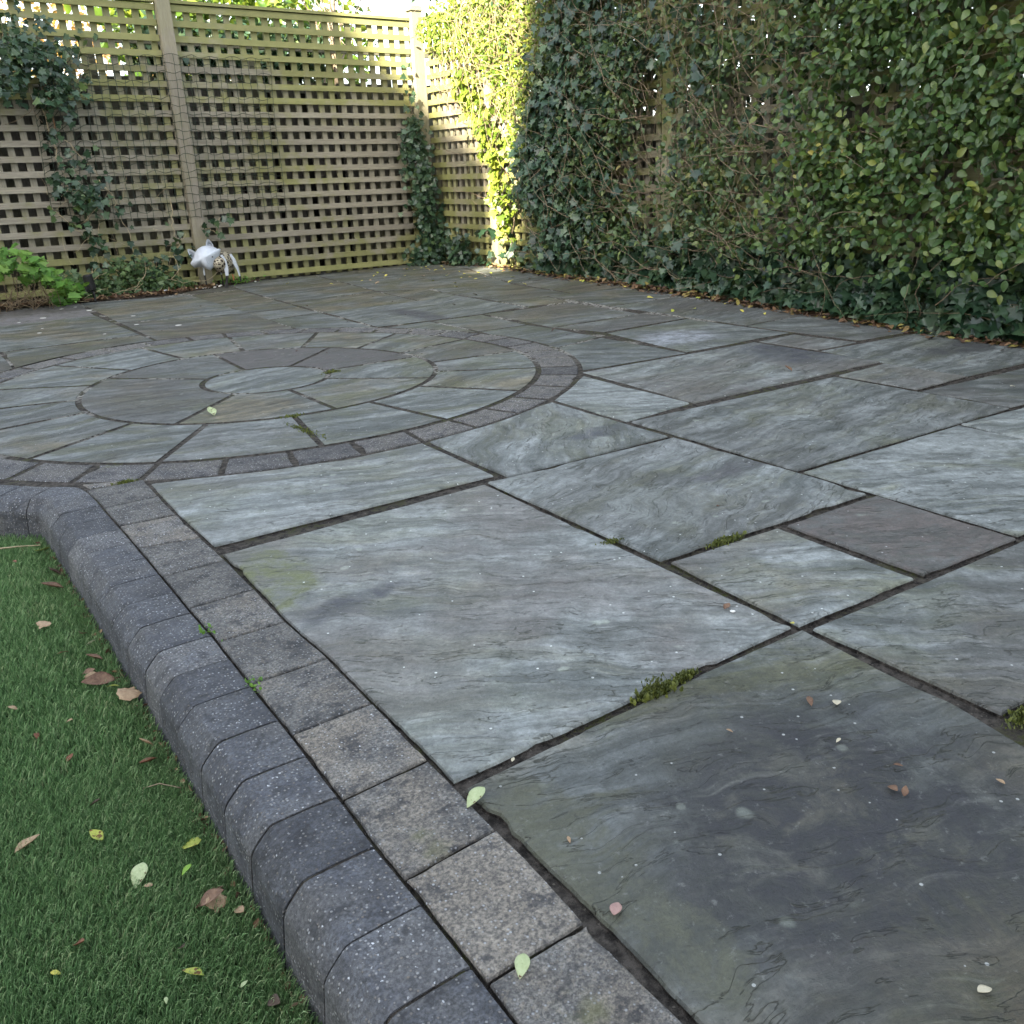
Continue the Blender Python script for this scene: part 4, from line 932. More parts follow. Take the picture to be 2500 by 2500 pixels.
# 13 cranesbill shrub at the left edge
pos = []
for _ in range(170):
    x = random.uniform(.12, .84); top = np.interp(x, [.1, .55, .66, .76, .84], [.46, .42, .34, .27, .2]); z = top * random.uniform(.55, 1.0)
    pos.append((x, random.uniform(6.28, 6.75), z))
for _ in range(26): pos.append((random.gauss(.84, .05), random.uniform(6.6, 6.72), random.uniform(.03, .13)))
S = []
for _ in range(70):
    S.append((walk((random.uniform(.05, .8), random.uniform(6.50, 6.8), 0.), (random.uniform(-.7, .7), random.uniform(-.6, .1), random.uniform(.2, 1)), random.uniform(.12, .36), .03, .14), .0028, .0012))
root = plant('shrub', 'bright green lobed leaved shrub over dark bare twigs at the left edge', 'shrub', np.array(pos), MAPLE, (.045, .085), M['shrub'], (.1, -.5, .8), .25, S, spread=.4)
b = MB()
for _ in range(46):
    p = (random.uniform(.3, .95), random.uniform(6.66, 6.78), random.uniform(.005, .03)); b.tube(walk(p, (random.uniform(-1, 1), random.uniform(-.3, .3), random.uniform(-.1, .5)), random.uniform(.06, .2), .025, .2), .0018, 4, .001)
tag(b.build('dry_stalks', M['stem_pale']), 'tangle of dry pale stalks on the soil under the bright green shrub', 'twigs', kind='stuff')
# a few thin climbing stems on the trellis
b = MB(); b.tube([(1.03, 6.99, 1.53), (1.03, 6.97, 1.3), (1.035, 6.98, 1.07)], .0035, 5, .003); tag(b.build('garden_cane', mat_simple('rusty_cane', (.16, .07, .03), (.24, .12, .06), 40)), 'thin rusty cane standing upright in the hanging ivy clump', 'cane')

# ------------------------------------------------------------------ trees and shrubs beyond the fence
def canopy(name, label, cat, blobs, n, tm, size, mat, trunks, group=None, hang=.2):
    root = tag(empty(name), label, cat, group); P = []
    for _ in range(n):
        c, r = random.choice(blobs); v = rv(1)[0] * (random.random() ** .45)
        P.append((c[0] + v[0] * r[0], c[1] + v[1] * r[1], c[2] + v[2] * r[2]))
    P = np.array(P); leaves('crown', tm, P, rv(len(P)) + [[0, 0, -hang]], rv(len(P)) + [[0, 0, .8]], rng.uniform(*size, len(P)), mat, root)
    b = MB()
    for pts, r0, r1 in trunks: b.tube(pts, r0, 7, r1)
    b.build('trunk', M['bark'], root, True)
    return root
def bare(p, h, n, r, spread=.5):
    T = []
    for _ in range(n):
        d = (random.gauss(0, spread), random.gauss(0, spread), 1); pts = walk(p, d, h * random.uniform(.6, 1.1), h / 12, .10); T.append((pts, r * random.uniform(.4, 1), .003))
        for _ in range(5):
            q = random.choice(pts[2:]); T.append((walk(q, (random.gauss(0, 1), random.gauss(0, 1), .6), h * .35, .05, .18), .004, .0015))
    return T
canopy('laurel', 'dark leafy shrub close behind the middle of the left trellis', 'shrub', [((1.98 + .36 * k, 7.75, 1.66), (.26, .16, .26)) for k in range(4)], 2600, OVAL, (.05, .09), M['ivy'], [([(2.6, 8.0, -.1), (2.6, 8.0, 1.6)], .03, .02)])
canopy('laurel', 'glossy leaved laurel looking over the middle of the left trellis', 'shrub', [((2.0, 8.2, 2.05), (.6, .4, .3)), ((3.0, 8.3, 2.1), (.6, .4, .3)), ((2.35, 8.3, 1.75), (.5, .5, .45)), ((2.75, 8.2, 1.8), (.45, .4, .4)), ((2.1, 8.5, 1.9), (.4, .4, .45)), ((3.0, 8.3, 1.7), (.35, .4, .5))], 1500, OVAL, (.07, .13), M['laurel'], [([(2.5, 8.3, -.1), (2.45, 8.3, 1.), (2.4, 8.3, 1.9)], .04, .02)])
canopy('laurel', 'dark laurel standing behind the top of the trellis at the corner', 'shrub', [((3.5, 8.6, 1.9), (.45, .4, .5)), ((3.9, 8.7, 1.9), (.35, .4, .45))], 420, OVAL, (.06, .11), M['laurel'], [([(3.6, 8.6, -.1), (3.6, 8.6, 1.8)], .035, .02)])
canopy('shrub', 'bare multi stemmed shrub rising behind the corner post', 'shrub', [((3.3, 7.9, 2.2), (.3, .2, .3))], 60, OVAL, (.04, .07), M['lit'], [([(3.34, 7.75, -.1), (3.35, 7.72, 1.4), (3.36, 7.7, 1.9), (3.38, 7.7, 2.3), (3.42, 7.7, 2.9)], .032, .02)] + bare((3.35, 7.72, 1.55), 1.1, 11, .010, .42))
b_ = []
for (x, y, h_, k) in ((-.5, 11.5, 3.2, 0), (1.4, 13.0, 3.4, 1), (3.2, 12.5, 2.2, 2)):
    T = [([(x, y, -.1), (x + .1, y, 1.2), (x, y, 2.4)], .09, .04)] + bare((x, y, 1.3), 2.2, 14, .02, .8)
    canopy('autumn_tree', ['golden leaved tree glimpsed through the top of the left trellis panel', 'tawny tree glimpsed above the fence behind the trellis post', 'small tawny tree far behind the laurel'][k], 'tree', [((x, y, h_ * .75), (1.3, .9, .9)), ((x + .7, y + .3, h_ * .7), (.9, .8, .8))], 1500, OVAL, (.05, .09), M['autumn'], T)
canopy('ivy_tree', 'dark ivy clad tree with hanging leaves against the sky right of the corner post', 'tree', [((5.6, 9.2, 2.95), (.7, .5, .5)), ((4.75, 8.6, 2.5), (.3, .3, .22))], 420, OVAL, (.05, .09), M['ivy'], [([(5.8, 9.3, -.1), (5.7, 9.3, 2.), (5.5, 9.2, 3.2)], .06, .03)] + bare((5.5, 9.2, 2.2), 1.0, 6, .008, .9))
for k, (y0, y1) in enumerate(((4.3, 6.6), (2.2, 4.3), (-.5, 2.2))):
    canopy('hedge_shrub', ['dark shrub behind the ivy covered part of the right trellis', 'dark shrub behind the twiggy part of the right trellis', 'dark shrub behind the right end of the trellis'][k], 'shrub', [((4.40, y0 + (y1 - y0) * t, z), (.28, .45, .4)) for t in (.1, .35, .6, .85) for z in (.9, 1.4, 1.8)], 6500, OVAL, (.05, .09), M['ivy'], [([(4.5, (y0 + y1) / 2, -.1), (4.5, (y0 + y1) / 2, 1.5)], .05, .03)])

# ------------------------------------------------------------------ pea netting on the left trellis
b = MB()
def npt(u, v):
    """u along the fence 0..1 , v 0 top..1 bottom"""
    x = .94 + 1.60 * u - .02 * v + .006 * math.sin(u * 90 + v * 7) + .004 * noise.noise(Vector((u * 30, v * 30, 0)))
    zt = np.interp(u, [0, .18, .55, 1], [1.28, 1.52, 1.545, 1.55]); zb = np.interp(u, [0, .3, 1], [.50, .485, .50])
    z = zt + (zb - zt) * v + .007 * math.sin(u * 70 + v * 31) + .009 * noise.noise(Vector((u * 22, v * 22, 4)))
    y = 7.035 - .010 * abs(noise.noise(Vector((u * 6, v * 6, 2)))) - (.05 if .5 < u < .61 else 0.) * (1 if True else 0)
    return (x, y, z)
NU, NV = 30, 20
for i in range(NU + 1): b.tube([npt(i / NU, k / 60) for k in range(61)], 0.0022, 3)
for j in range(NV + 1): b.tube([npt(k / 90, j / NV) for k in range(91)], .0021, 3)
tag(b.build('garden_netting', mat_simple('netting_plastic', (.018, .03, .02), (.03, .045, .03), 20, .5)), 'dark green square mesh netting stretched over the left trellis and its post', 'netting')
# ------------------------------------------------------------------ white metal fox
fw_ = Vector((.8146, -.5800, 0)); ft = Vector((-.58, -.8146, 0)); FO = Vector((1.842, 6.865, 0))
def fp(X, Zp, d=0.):   # X, Zp in thousandths of the ornament's drawing grid (1932 per metre)
    return FO + fw_ * ((X - 840) / 1932) + Vector((0, 0, (805 - Zp) / 1932)) + ft * d
fox = tag(empty('fox_ornament'), 'white metal fox garden ornament with filigree body in front of the fence post', 'ornament')
white = mat_simple('white_enamel', (.40, .44, .50), (.52, .56, .62), 12, .35, .001)
blackm = mat_simple('black_enamel', (.012, .012, .013), (.03, .03, .03), 12, .4, .001)
s = NT('bronze_filigree'); P = s.pos(); vd = s.vor(s.vmath('ADD', P, s.vmath('MULTIPLY', s.noise(P, 30, 2, col=True), (.03, .03, .03))), 42, feat='DISTANCE_TO_EDGE')
fil = s.ss(vd, .10, .16)
bronze = s.fin(s.mix(fil, (.40, .36, .27), (.03, .018, .012)), .5, s.bump(fil, -.004, .8), .5, Metallic=.2)
outl = [(632, 462), (655, 486), (672, 514), (700, 503), (752, 500), (800, 512), (845, 530), (892, 548), (925, 520), (958, 478), (985, 430), (1010, 385), (1025, 340), (1044, 286), (1028, 280), (1008, 283), (985, 266), (960, 250), (920, 236), (870, 230), (815, 238), (765, 262), (728, 300), (705, 335), (690, 375), (668, 405), (648, 432)]
cx_, cz_ = 848, 385
V = []; F = []; n = len(outl); rings_ = (0, .25, .5, .75, .92, 1.)
def dep(X, Z, t):
    base = .075 * (1 - t ** 2)          # domed forehead
    muz = .035 * math.exp(-((X - 890) / 60) ** 2 - ((Z - 520) / 70) ** 2)
    return .045 + base + muz - .00010 * (X - 840)
for t in rings_[1:]:
    for X, Z in outl:
        x = cx_ + (X - cx_) * t; z = cz_ + (Z - cz_) * t; V.append(tuple(fp(x, z, dep(x, z, t))))
for r0 in range(len(rings_) - 2):
    for i in range(n):
        j = (i + 1) % n; F.append([r0 * n + i, r0 * n + j, (r0 + 1) * n + j, (r0 + 1) * n + i])
V.append(tuple(fp(cx_, cz_, dep(cx_, cz_, 0)))); F += [[len(V) - 1, (i + 1) % n, i] for i in range(n)]
o = mobj('head', V, F, white, fox, True); md = o.modifiers.new('s', 'SOLIDIFY'); md.thickness = .004
# brow ridges
b = MB()
for pts in ([(678, 410), (740, 402), (800, 412), (850, 440), (890, 478), (925, 520)], [(960, 262), (925, 305), (898, 350), (890, 400), (900, 450), (925, 512)]):
    b.tube([fp(X, Z, dep(X, Z, min(1, math.hypot((X - cx_) / 190, (Z - cz_) / 155))) + .0005) for X, Z in pts], .0022, 5, .0012)
b.build('brow', mat_simple('grey_line', (.25, .28, .32), (.33, .36, .40), 12, .5), fox)
for X, Z in ((752, 460), (958, 372)):
    b = MB(); c = fp(X, Z, dep(X, Z, min(1, math.hypot((X - cx_) / 190, (Z - cz_) / 155))) + .003)
    pts = [c + fw_ * (.008 * math.cos(a)) + Vector((0, 0, .0045 * math.sin(a))) for a in np.linspace(0, 2 * math.pi, 10)[:-1]]
    k = len(pts); b.v = [tuple(p) for p in pts] + [tuple(c + ft * .003)]; b.f = [[i, (i + 1) % k, k] for i in range(k)]
    b.build('eye', blackm, fox, True)
for pts in ([(612, 262), (640, 262), (715, 308), (690, 372), (668, 402), (640, 378), (618, 330), (606, 290)], [(872, 232), (880, 180), (902, 138), (925, 145), (952, 178), (972, 222), (976, 258), (930, 244)]):
    b = MB(); mx = sum(p[0] for p in pts) / len(pts); mz = sum(p[1] for p in pts) / len(pts); k = len(pts)
    b.v = [tuple(fp(X, Z, .055)) for X, Z in pts] + [tuple(fp(mx, mz, .035))] + [tuple(fp(X, Z, .048)) for X, Z in pts] + [tuple(fp(mx, mz, .026))]
    b.f = [[i, (i + 1) % k, k] for i in range(k)] + [[k + 1 + (i + 1) % k, k + 1 + i, 2 * k + 1] for i in range(k)] + [[(i + 1) % k, i, k + 1 + i, k + 1 + (i + 1) % k] for i in range(k)]
    o = b.build('ear', white, fox)
    b = MB(); sc = .62; b.v = [tuple(fp(mx + (X - mx) * sc, mz + (Z - mz) * sc + 6, .0478 + .006)) for X, Z in pts] + [tuple(fp(mx, mz + 6, .0375))]
    b.f = [[i, (i + 1) % k, k] for i in range(k)]; b.build('inner_ear', mat_simple('grey_inner', (.2, .22, .26), (.3, .33, .38), 12, .5), o)
# barrel body behind the head
bm = bmesh.new(); bmesh.ops.create_uvsphere(bm, u_segments=28, v_segments=18, radius=1)
c0 = FO + fw_ * .095 + Vector((0, 0, .172)) - ft * .04
for v in bm.verts:
    x, d, z = v.co.x * .062, v.co.y * .12, v.co.z * .076 * (1 - .15 * v.co.y)
    v.co = fw_ * (x - .15 * d) + ft * d + Vector((0, 0, z))
me = bpy.data.meshes.new('body'); bm.to_mesh(me); bm.free(); me.materials.append(bronze)
for p_ in me.polygons: p_.use_smooth = True
o = bpy.data.objects.new('body', me); o.location = c0; link(o, fox)
def leg(pts, widths, d, cut=None, thick=.006):
    """flat tapered metal leg: pts centre line (X,Z)"""
    b = MB(); m_ = len(pts)
    for (X, Z), w_ in zip(pts, widths):
        for sx, dd in ((-1, d + thick), (1, d + thick), (1, d - thick), (-1, d - thick)): b.v.append(tuple(fp(X + sx * w_ / 2, Z, dd)))
    for i in range(m_ - 1):
        for k in range(4): b.f.append([i * 4 + k, i * 4 + (k + 1) % 4, i * 4 + 4 + (k + 1) % 4, i * 4 + 4 + k])
    b.f.append([3, 2, 1, 0]); b.f.append([(m_ - 1) * 4 + k for k in range(4)]); return b
for wp, ww, kp, kw, d in (
    ([(1052, 358), (1075, 430), (1090, 520), (1092, 575), (1088, 638)], [26, 62, 54, 46, 38], [(1087, 640), (1076, 700), (1062, 745), (1052, 805)], [38, 30, 36, 44], .03),
    ([(1125, 362), (1150, 430), (1180, 520), (1200, 580), (1212, 665)], [22, 58, 44, 26, 16], [(1213, 667), (1217, 740)], [16, 12], -.05),
    ([(785, 512), (782, 570), (782, 622)], [18, 16, 14], [(784, 624), (788, 815)], [14, 14], .045),
    ([(945, 560), (947, 640)], [14, 12], [(947, 642), (956, 800)], [12, 11], -.06)):
    o = leg(wp, ww, d).build('leg', white, fox); leg(kp, kw, d).build('foot', blackm, o)
b = leg([(1090, 640), (1100, 690), (1096, 730)], [14, 26, 8], -.08); b.build('tail', mat_simple('rust_tail', (.3, .12, .05), (.4, .2, .08), 20), fox)

# ------------------------------------------------------------------ black spotlight
sp = tag(empty('garden_spotlight'), 'black cylindrical garden spotlight on a spike in the left soil bed', 'spotlight')
SO = Vector((1.0, 6.665, 0))
def cyl(c, ax, r, L, r1=None, n=24):
    b = MB(); c = Vector(c); ax = Vector(ax).normalized(); b.tube([c - ax * L / 2, c - ax * L * .46, c + ax * L * .46, c + ax * L / 2], r, n); 
    if r1: 
        pass
    return b
tilt = Vector((-.12, -.10, 1)).normalized()
bm = cyl(SO + Vector((0, 0, .128)), tilt, .031, .088); bm.build('housing', blackm, sp, False)
for k in (-.03, -.022, -.014): cyl(SO + Vector((0, 0, .128)) + tilt * k, tilt, .0325, .003).build('cooling_fin', blackm, sp)
cyl(SO + Vector((.004, 0, .128)) + tilt * .046, tilt, .027, .004).build('lens_ring', mat_simple('dark_lens', (.02, .02, .03), (.04, .04, .05), 5, .1), sp)
b = MB(); b.tube([SO + Vector((.01, -.005, .088)), SO + Vector((.014, .0, .045)), SO + Vector((.016, 0, .0)), SO + Vector((.016, 0, -.05))], .009, 8, .004); b.build('spike', blackm, sp, True)
b = MB(); b.tube([SO + Vector((-.03, 0, .10)), SO + Vector((-.026, -.01, .075)), SO + Vector((0, -.012, .068)), SO + Vector((.03, -.008, .078)), SO + Vector((.032, 0, .10))], .004, 5); b.build('bracket', blackm, sp)

# ------------------------------------------------------------------ stones
def pebble(x, y, z, r, mat, label, cat='pebble', group=None, flat=.55, name='pebble'):
    bm = bmesh.new(); bmesh.ops.create_icosphere(bm, subdivisions=2, radius=1); sd = random.uniform(0, 50)
    sx, sy = random.uniform(.8, 1.3), random.uniform(.7, 1.)
    for v in bm.verts:
        q = 1 + .25 * noise.noise(v.co * 1.3 + Vector((sd, 0, 0))); v.co = Vector((v.co.x * sx * r * q, v.co.y * sy * r * q, v.co.z * r * flat * q))
    me = bpy.data.meshes.new(name); bm.to_mesh(me); bm.free(); me.materials.append(mat)
    for p_ in me.polygons: p_.use_smooth = True
    o = bpy.data.objects.new(name, me); o.location = (x, y, z + r * flat * .7); o.rotation_euler.z = random.uniform(0, 6); link(o); tag(o, label, cat, group); return o
wst = mat_simple('white_pebble', (.5, .5, .47), (.68, .67, .63), 40, .6); gst = mat_simple('grey_stone', (.2, .21, .22), (.4, .41, .42), 30, .7)
for k in range(26):
    pebble(random.choice((random.gauss(1.84, .05), random.uniform(1.66, 1.95))), random.uniform(6.80, 6.92), .004, random.uniform(.006, .013), wst, 'small white pebble among others on the soil under the white fox ornament', group='white pebbles under the fox')
pebble(1.485, 6.76, 0, .030, gst, 'pale grey stone at the bed edge left of the trellis post', 'stone', name='stone')
pebble(2.19, 6.97, 0, .012, wst, 'lone white pebble on the paving right of the fox ornament')
pebble(3.93 - .24, 4.62, gh(3.7, 4.6), .035, gst, 'pale stone lying in the litter at the foot of the right hedge', 'stone', name='stone')

# ------------------------------------------------------------------ moss in the joints
def moss_tuft(x, y, r, n, label, h=.010, sy=1., ang=0.):
    root = tag(empty('moss_tuft', (0, 0, 0)), label, 'moss'); P = []
    for _ in range(n):
        a = random.gauss(0, r); c_ = random.gauss(0, r * sy); P.append((x + a * math.cos(ang) - c_ * math.sin(ang), y + a * math.sin(ang) + c_ * math.cos(ang), gh(x, y) - .004 + random.random() * .004))
    P = np.array(P); up = rv(n) * .5 + [[0, 0, 1.]]
    leaves('moss_leaves', OVAL3, P, up, rv(n), rng.uniform(.5, 1.2, n) * h, M['mossleaf'], root); return root
M['mossleaf'] = mat_leaf('moss_leaf', [(0, (.025, .035, .008)), (.5, (.07, .085, .018)), (1, (.16, .18, .03))], .7, .15)
moss_tuft(.762, .835, .016, 420, 'tall tuft of moss with seed stalks in the joint between the two largest near slabs', .011, .35)
b = MB()
for _ in range(34):
    x = .762 + random.gauss(0, .012); y = .838 + random.gauss(0, .004); pts = [Vector((x, y, 0)), Vector((x + random.gauss(0, .002), y, .010)), Vector((x + random.gauss(0, .004), y + random.gauss(0, .002), random.uniform(.016, .026)))]
    b.tube(pts, .00035, 3); b.obox(pts[-1], (.0006, 0, 0), (0, .0006, 0), (0, 0, .0018))
tag(b.build('seed_stalks', M['mossleaf'], bpy.data.objects['moss_tuft']), kind='stuff')
moss_tuft(.828, .842, .012, 320, 'second moss tuft just right of the tallest one in the same joint', .008, .35)
moss_tuft(1.261, 1.172, .022, 420, 'moss in the joint beside the small pale green slab', .008, .3)
moss_tuft(1.076, 1.318, .012, 260, 'bright green moss dot in the long joint above the big blue grey slab', .005, .4, -.1)
moss_tuft(.93, 2.79, .018, 120, 'moss where a radial joint meets the inner ring of the circle', .008, .5)
moss_tuft(.90, 2.60, .05, 260, 'strip of moss down the wide radial joint of the circle', .007, .16, 1.7)
moss_tuft(1.312, 3.37, .018, 170, 'moss clump at the edge of the round centre stone', .009, .6)
moss_tuft(1.12, .48, .014, 260, 'moss in the joint at the right edge near the largest slab', .008, .5)
moss_tuft(.352, 2.425, .014, 240, 'moss on the mortar where the block course meets the circle', .006, .4)
for (x, y, l) in ((.289, 1.455, 'tiny weed in the gap between the kerb and a paving block, farther of two'), (.297, 1.225, 'tiny weed in the gap between the kerb and a paving block, nearer of two')):
    n = 22; P = np.array([(x + random.gauss(0, .006), y + random.gauss(0, .016), .002) for _ in range(n)]); root = tag(empty('weed'), l, 'weed')
    leaves('leaves', OVAL, P, rv(n) + [[0, 0, .6]], rv(n) + [[0, 0, 1]], rng.uniform(.004, .009, n), M['shrub'], root)

# ------------------------------------------------------------------ fallen leaves
def lmat(name, a, b_, spots=None):
    s = NT(name); ob = s.obj(); n = s.noise(ob, 90, 5, .7); c = s.mix(s.ss(n, .3, .7), a, b_)
    if spots: c = s.mix(s.ss(s.noise(ob, 150, 2, .5), .60, .66), c, spots)
    return s.fin(c, .6, s.bump(n, .0006, .6), .3)
LM = {'pale': lmat('pale_green_fallen', (.30, .36, .18), (.42, .47, .27), (.10, .05, .03)), 'ygreen': lmat('yellow_green_fallen', (.22, .26, .04), (.34, .36, .07), (.12, .06, .02)),
      'brown': lmat('brown_fallen', (.085, .045, .028), (.20, .12, .075)), 'tan': lmat('tan_fallen', (.26, .17, .10), (.40, .29, .18)), 'red': lmat('red_brown_fallen', (.10, .035, .018), (.18, .075, .04)),
      'dark': lmat('dark_brown_fallen', (.03, .018, .013), (.07, .045, .03)), 'pink': lmat('pinkish_fallen', (.30, .18, .16), (.40, .26, .22), (.14, .08, .06)), 'cream': lmat('cream_fallen', (.42, .38, .27), (.55, .5, .38)),
      'yellow': lmat('yellow_fallen', (.38, .34, .05), (.5, .46, .12), (.2, .1, .03)), 'green': lmat('green_fallen', (.12, .25, .03), (.25, .38, .06))}
def fallen(x, y, z, L, col, tm, label, ang=None, tilt=.25, group=None, cat='leaf'):
    V, T = tm; a = random.uniform(0, 6.28) if ang is None else ang
    V = V.copy(); sub = 1
    me = bpy.data.meshes.new('fallen_leaf'); me.from_pydata((V * L).tolist(), [], T.tolist()); me.update(); me.materials.append(LM[col])
    for p_ in me.polygons: p_.use_smooth = True
    o = bpy.data.objects.new('fallen_leaf', me); o.rotation_euler = (random.uniform(-tilt, tilt), random.uniform(-tilt, tilt), a)
    zmin = float((V[:, 2] * L).min()); o.location = (x, y, z - zmin * .8 + .001); md = o.modifiers.new('s', 'SUBSURF'); md.levels = 1; md.render_levels = 1
    md = o.modifiers.new('t', 'SOLIDIFY'); md.thickness = .0004
    link(o); tag(o, label, cat, group); return o
ZT = ZL + .021
lawnL = [(.08, 1.033, .034, 'pale', OVAL, 'pale green spotted oval leaf lying on the lawn', 2.6, .1), (-.051, 1.162, .032, 'tan', CURL, 'curled tan leaf near the left edge of the lawn', -1.2, .3),
 (.047, 1.118, .022, 'ygreen', CURL, 'small yellow green leaf with brown end on the lawn above the pale spotted one', .5, .4), (.148, 1.029, .026, 'ygreen', MAPLE, 'yellow green lobed leaf against the kerb right of the pale spotted one', 1., .3),
 (.129, .997, .018, 'green', OVAL3, 'narrow yellow green sliver of leaf on the lawn by the kerb', 2.2, .5), (.081, .990, .012, 'tan', OVAL, 'small tan leaf just below the pale spotted one', 1., .2),
 (.118, .924, .032, 'brown', CURL, 'dark brown curled leaf nearest on the lawn beside the kerb', -1.9, .3), (.152, .938, .036, 'brown', CURL, 'big crumpled brown leaf leaning on the kerb face', 1.7, .7),
 (.139, .925, .024, 'tan', MAPLE, 'tan lobed leaf overlapping the big crumpled brown one', 3., .4), (.157, .878, .020, 'tan', OVAL, 'round tan leaf touching the foot of the kerb', .3, .4),
 (-.013, .95, .018, 'red', CURL, 'small red brown curled leaf in the open lawn', None, .5), (-.041, .923, .011, 'yellow', OVAL, 'tiny yellow leaf in the lower part of the lawn', None, .4),
 (.095, .819, .022, 'ygreen', CURL, 'yellow and brown leaf half sunk in the lower lawn', 1., .4), (.122, .777, .010, 'pale', OVAL3, 'tiny pale leaf near the kerb at the bottom of the lawn', None, .3),
 (.054, .814, .009, 'pale', OVAL3, 'tiny pale green leaf low in the lawn left of the kerb', None, .3), (.145, 1.545, .050, 'brown', CURL, 'large brown withered leaf wedged between lawn and kerb', 1.4, .6),
 (.142, 1.451, .036, 'tan', MAPLE, 'orange tan lobed leaf propped on the kerb foot', -.6, .5), (.126, 1.52, .020, 'ygreen', OVAL, 'olive round leaf beside the large withered one', None, .4),
 (.10, 1.601, .022, 'brown', CURL, 'brown leaf on the lawn above the olive one', None, .4), (-.019, 1.558, .018, 'tan', OVAL3, 'small tan leaf at the left edge of the middle lawn', None, .3),
 (.062, 1.451, .014, 'tan', OVAL, 'pinkish tan speck of leaf in the middle lawn', None, .3), (.009, 1.446, .014, 'red', OVAL, 'red brown speck of leaf in the middle lawn', None, .3),
 (.036, 1.336, .014, 'red', CURL, 'small red brown leaf below the middle of the lawn', None, .4), (.151, 1.298, .022, 'tan', CURL, 'cupped tan leaf against the kerb', 1.5, .5),
 (.149, 1.261, .026, 'red', CURL, 'red brown curled leaf against the kerb below the cupped tan one', 1.9, .5), (.142, .746, .02, 'dark', CURL, 'dark leaf scrap beside the kerb at the bottom', None, .4),
 (.046, 1.204, .015, 'dark', CURL, 'dark leaf scrap in the lawn below the middle', None, .3), (.084, .874, .013, 'dark', CURL, 'dark scrap left of the round tan leaf', None, .3),
 (.132, 2.02, .042, 'brown', CURL, 'rolled brown leaf lying along the far kerb foot', 1.5, .3), (.138, 2.10, .030, 'dark', CURL, 'dark brown leaf just beyond the rolled one', 1.2, .4),
 (.079, 1.856, .026, 'tan', MAPLE, 'pale tan star shaped leaf on the far lawn', None, .3), (.092, 1.701, .018, 'red', MAPLE, 'red brown star shaped leaf on the lawn near the kerb', None, .4),
 (.128, 1.767, .022, 'brown', CURL, 'brown crumpled leaf at the kerb foot above the tan sliver', None, .4), (.143, 1.724, .016, 'cream', CURL, 'cream sliver of leaf standing at the kerb foot', 1.6, .7),
 (.121, 2.28, .030, 'ygreen', MAPLE, 'yellow leaf at the inner corner of the kerb', None, .3), (.064, 2.247, .014, 'red', CURL, 'small dark red leaf at the far end of the lawn', None, .4),
 (.14, 1.634, .028, 'brown', CURL, 'brown leaf pressed against the kerb beside two others', 1.3, .5), (.125, 1.58, .024, 'tan', CURL, 'light brown leaf at the kerb foot below two others', None, .5)]
for x, y, L, c_, tm, lab, ang, ti in lawnL: fallen(x, y, ZT, L, c_, tm, lab, ang, ti)
b = MB(); b.tube([(.03, 2.36, ZT + .006), (.08, 2.335, ZT + .008), (.125, 2.315, ZT + .006)], .0022, 5, .0012); tag(b.build('dry_twig', M['stem_pale']), 'short dry twig on the far lawn near the kerb corner', 'twig')
b = MB(); b.tube([(.115, 1.20, ZT), (.135, 1.185, ZT + .008), (.158, 1.165, ZT + .002)], .0009, 4); tag(b.build('dry_twig', M['stem']), 'thin dark twig arching from the lawn to the kerb', 'twig')
patL = [(.445, .797, .034, 'pale', OVAL, 'pale green leaf with brown flecks at the corner of the dark slab', 1.9, .25), (.345, .560, .026, 'pale', OVAL, 'pale green round leaf on the block course', 2.4, .15),
 (.446, .545, .022, 'pink', OVAL, 'pinkish leaf on the near edge of the dark slab', -.9, .2), (.504, .824, .010, 'cream', OVAL3, 'tiny cream petal beside the wide joint', None, .2),
 (.938, .649, .021, 'cream', OVAL, 'cream leaf on the dark slab near its far edge', -.9, .2), (.924, .688, .020, 'brown', OVAL3, 'faint brown leaf next to the cream one', 2.5, .1),
 (.656, .275, .017, 'cream', OVAL, 'round cream leaf low at the right on the dark slab', -1.8, .15), (.848, .502, .017, 'brown', CURL, 'brown leaf fragment in the middle of the dark slab', None, .3),
 (.845, .479, .013, 'brown', CURL, 'smaller brown fragment below the first on the dark slab', None, .3), (.959, .417, .013, 'tan', OVAL3, 'tan sliver near the right edge of the dark slab', -.2, .2),
 (.886, .522, .012, 'brown', OVAL3, 'thin brown fragment above the others on the dark slab', None, .2), (.775, .705, .010, 'tan', OVAL3, 'tiny orange leaf bit on the dark slab', None, .2),
 (.88, .598, .010, 'cream', OVAL3, 'tiny white bit on the dark slab', None, .2), (.736, 2.969, .045, 'pale', CURL, 'pale leaf lying on an inner wedge of the circle', .1, .2),
 (1.033, .958, .018, 'brown', CURL, 'small brown leaf beside a white dropping on the blue grey slab', None, .3), (1.386, 1.323, .010, 'red', OVAL3, 'tiny orange bit on the stained slab', None, .2),
 (2.623, 2.151, .034, 'brown', CURL, 'brown curled leaf on the slab with the dark edge', 0.2, .3), (2.946, 1.498, .02, 'cream', OVAL, 'white scrap at the right edge of the patio', None, .2),
 (1.082, .846, .013, 'yellow', OVAL3, 'tiny yellow leaf in the joint crossing near the right', None, .3), (.479, .669, .009, 'tan', OVAL3, 'tiny orange scrap on the pale flake of the dark slab', None, .2),
 (2.896, 4.863, .03, 'dark', CURL, 'dark leaf on the far paving below the sunlit corner', None, .2), (2.624, 4.67, .026, 'dark', CURL, 'dark crumpled leaf on the dark streaked far slab', None, .3), (2.494, 3.51, .022, 'dark', CURL, 'dark crumpled leaf on the paving right of the circle', None, .3)]
for x, y, L, c_, tm, lab, ang, ti in patL: fallen(x, y, gh(x, y) + .001, L, c_, tm, lab, ang, ti)
o = pebble(1.040, .945, .0005, .006, wst, 'white bird dropping on the blue grey slab', 'dropping', flat=.15, name='bird_dropping')
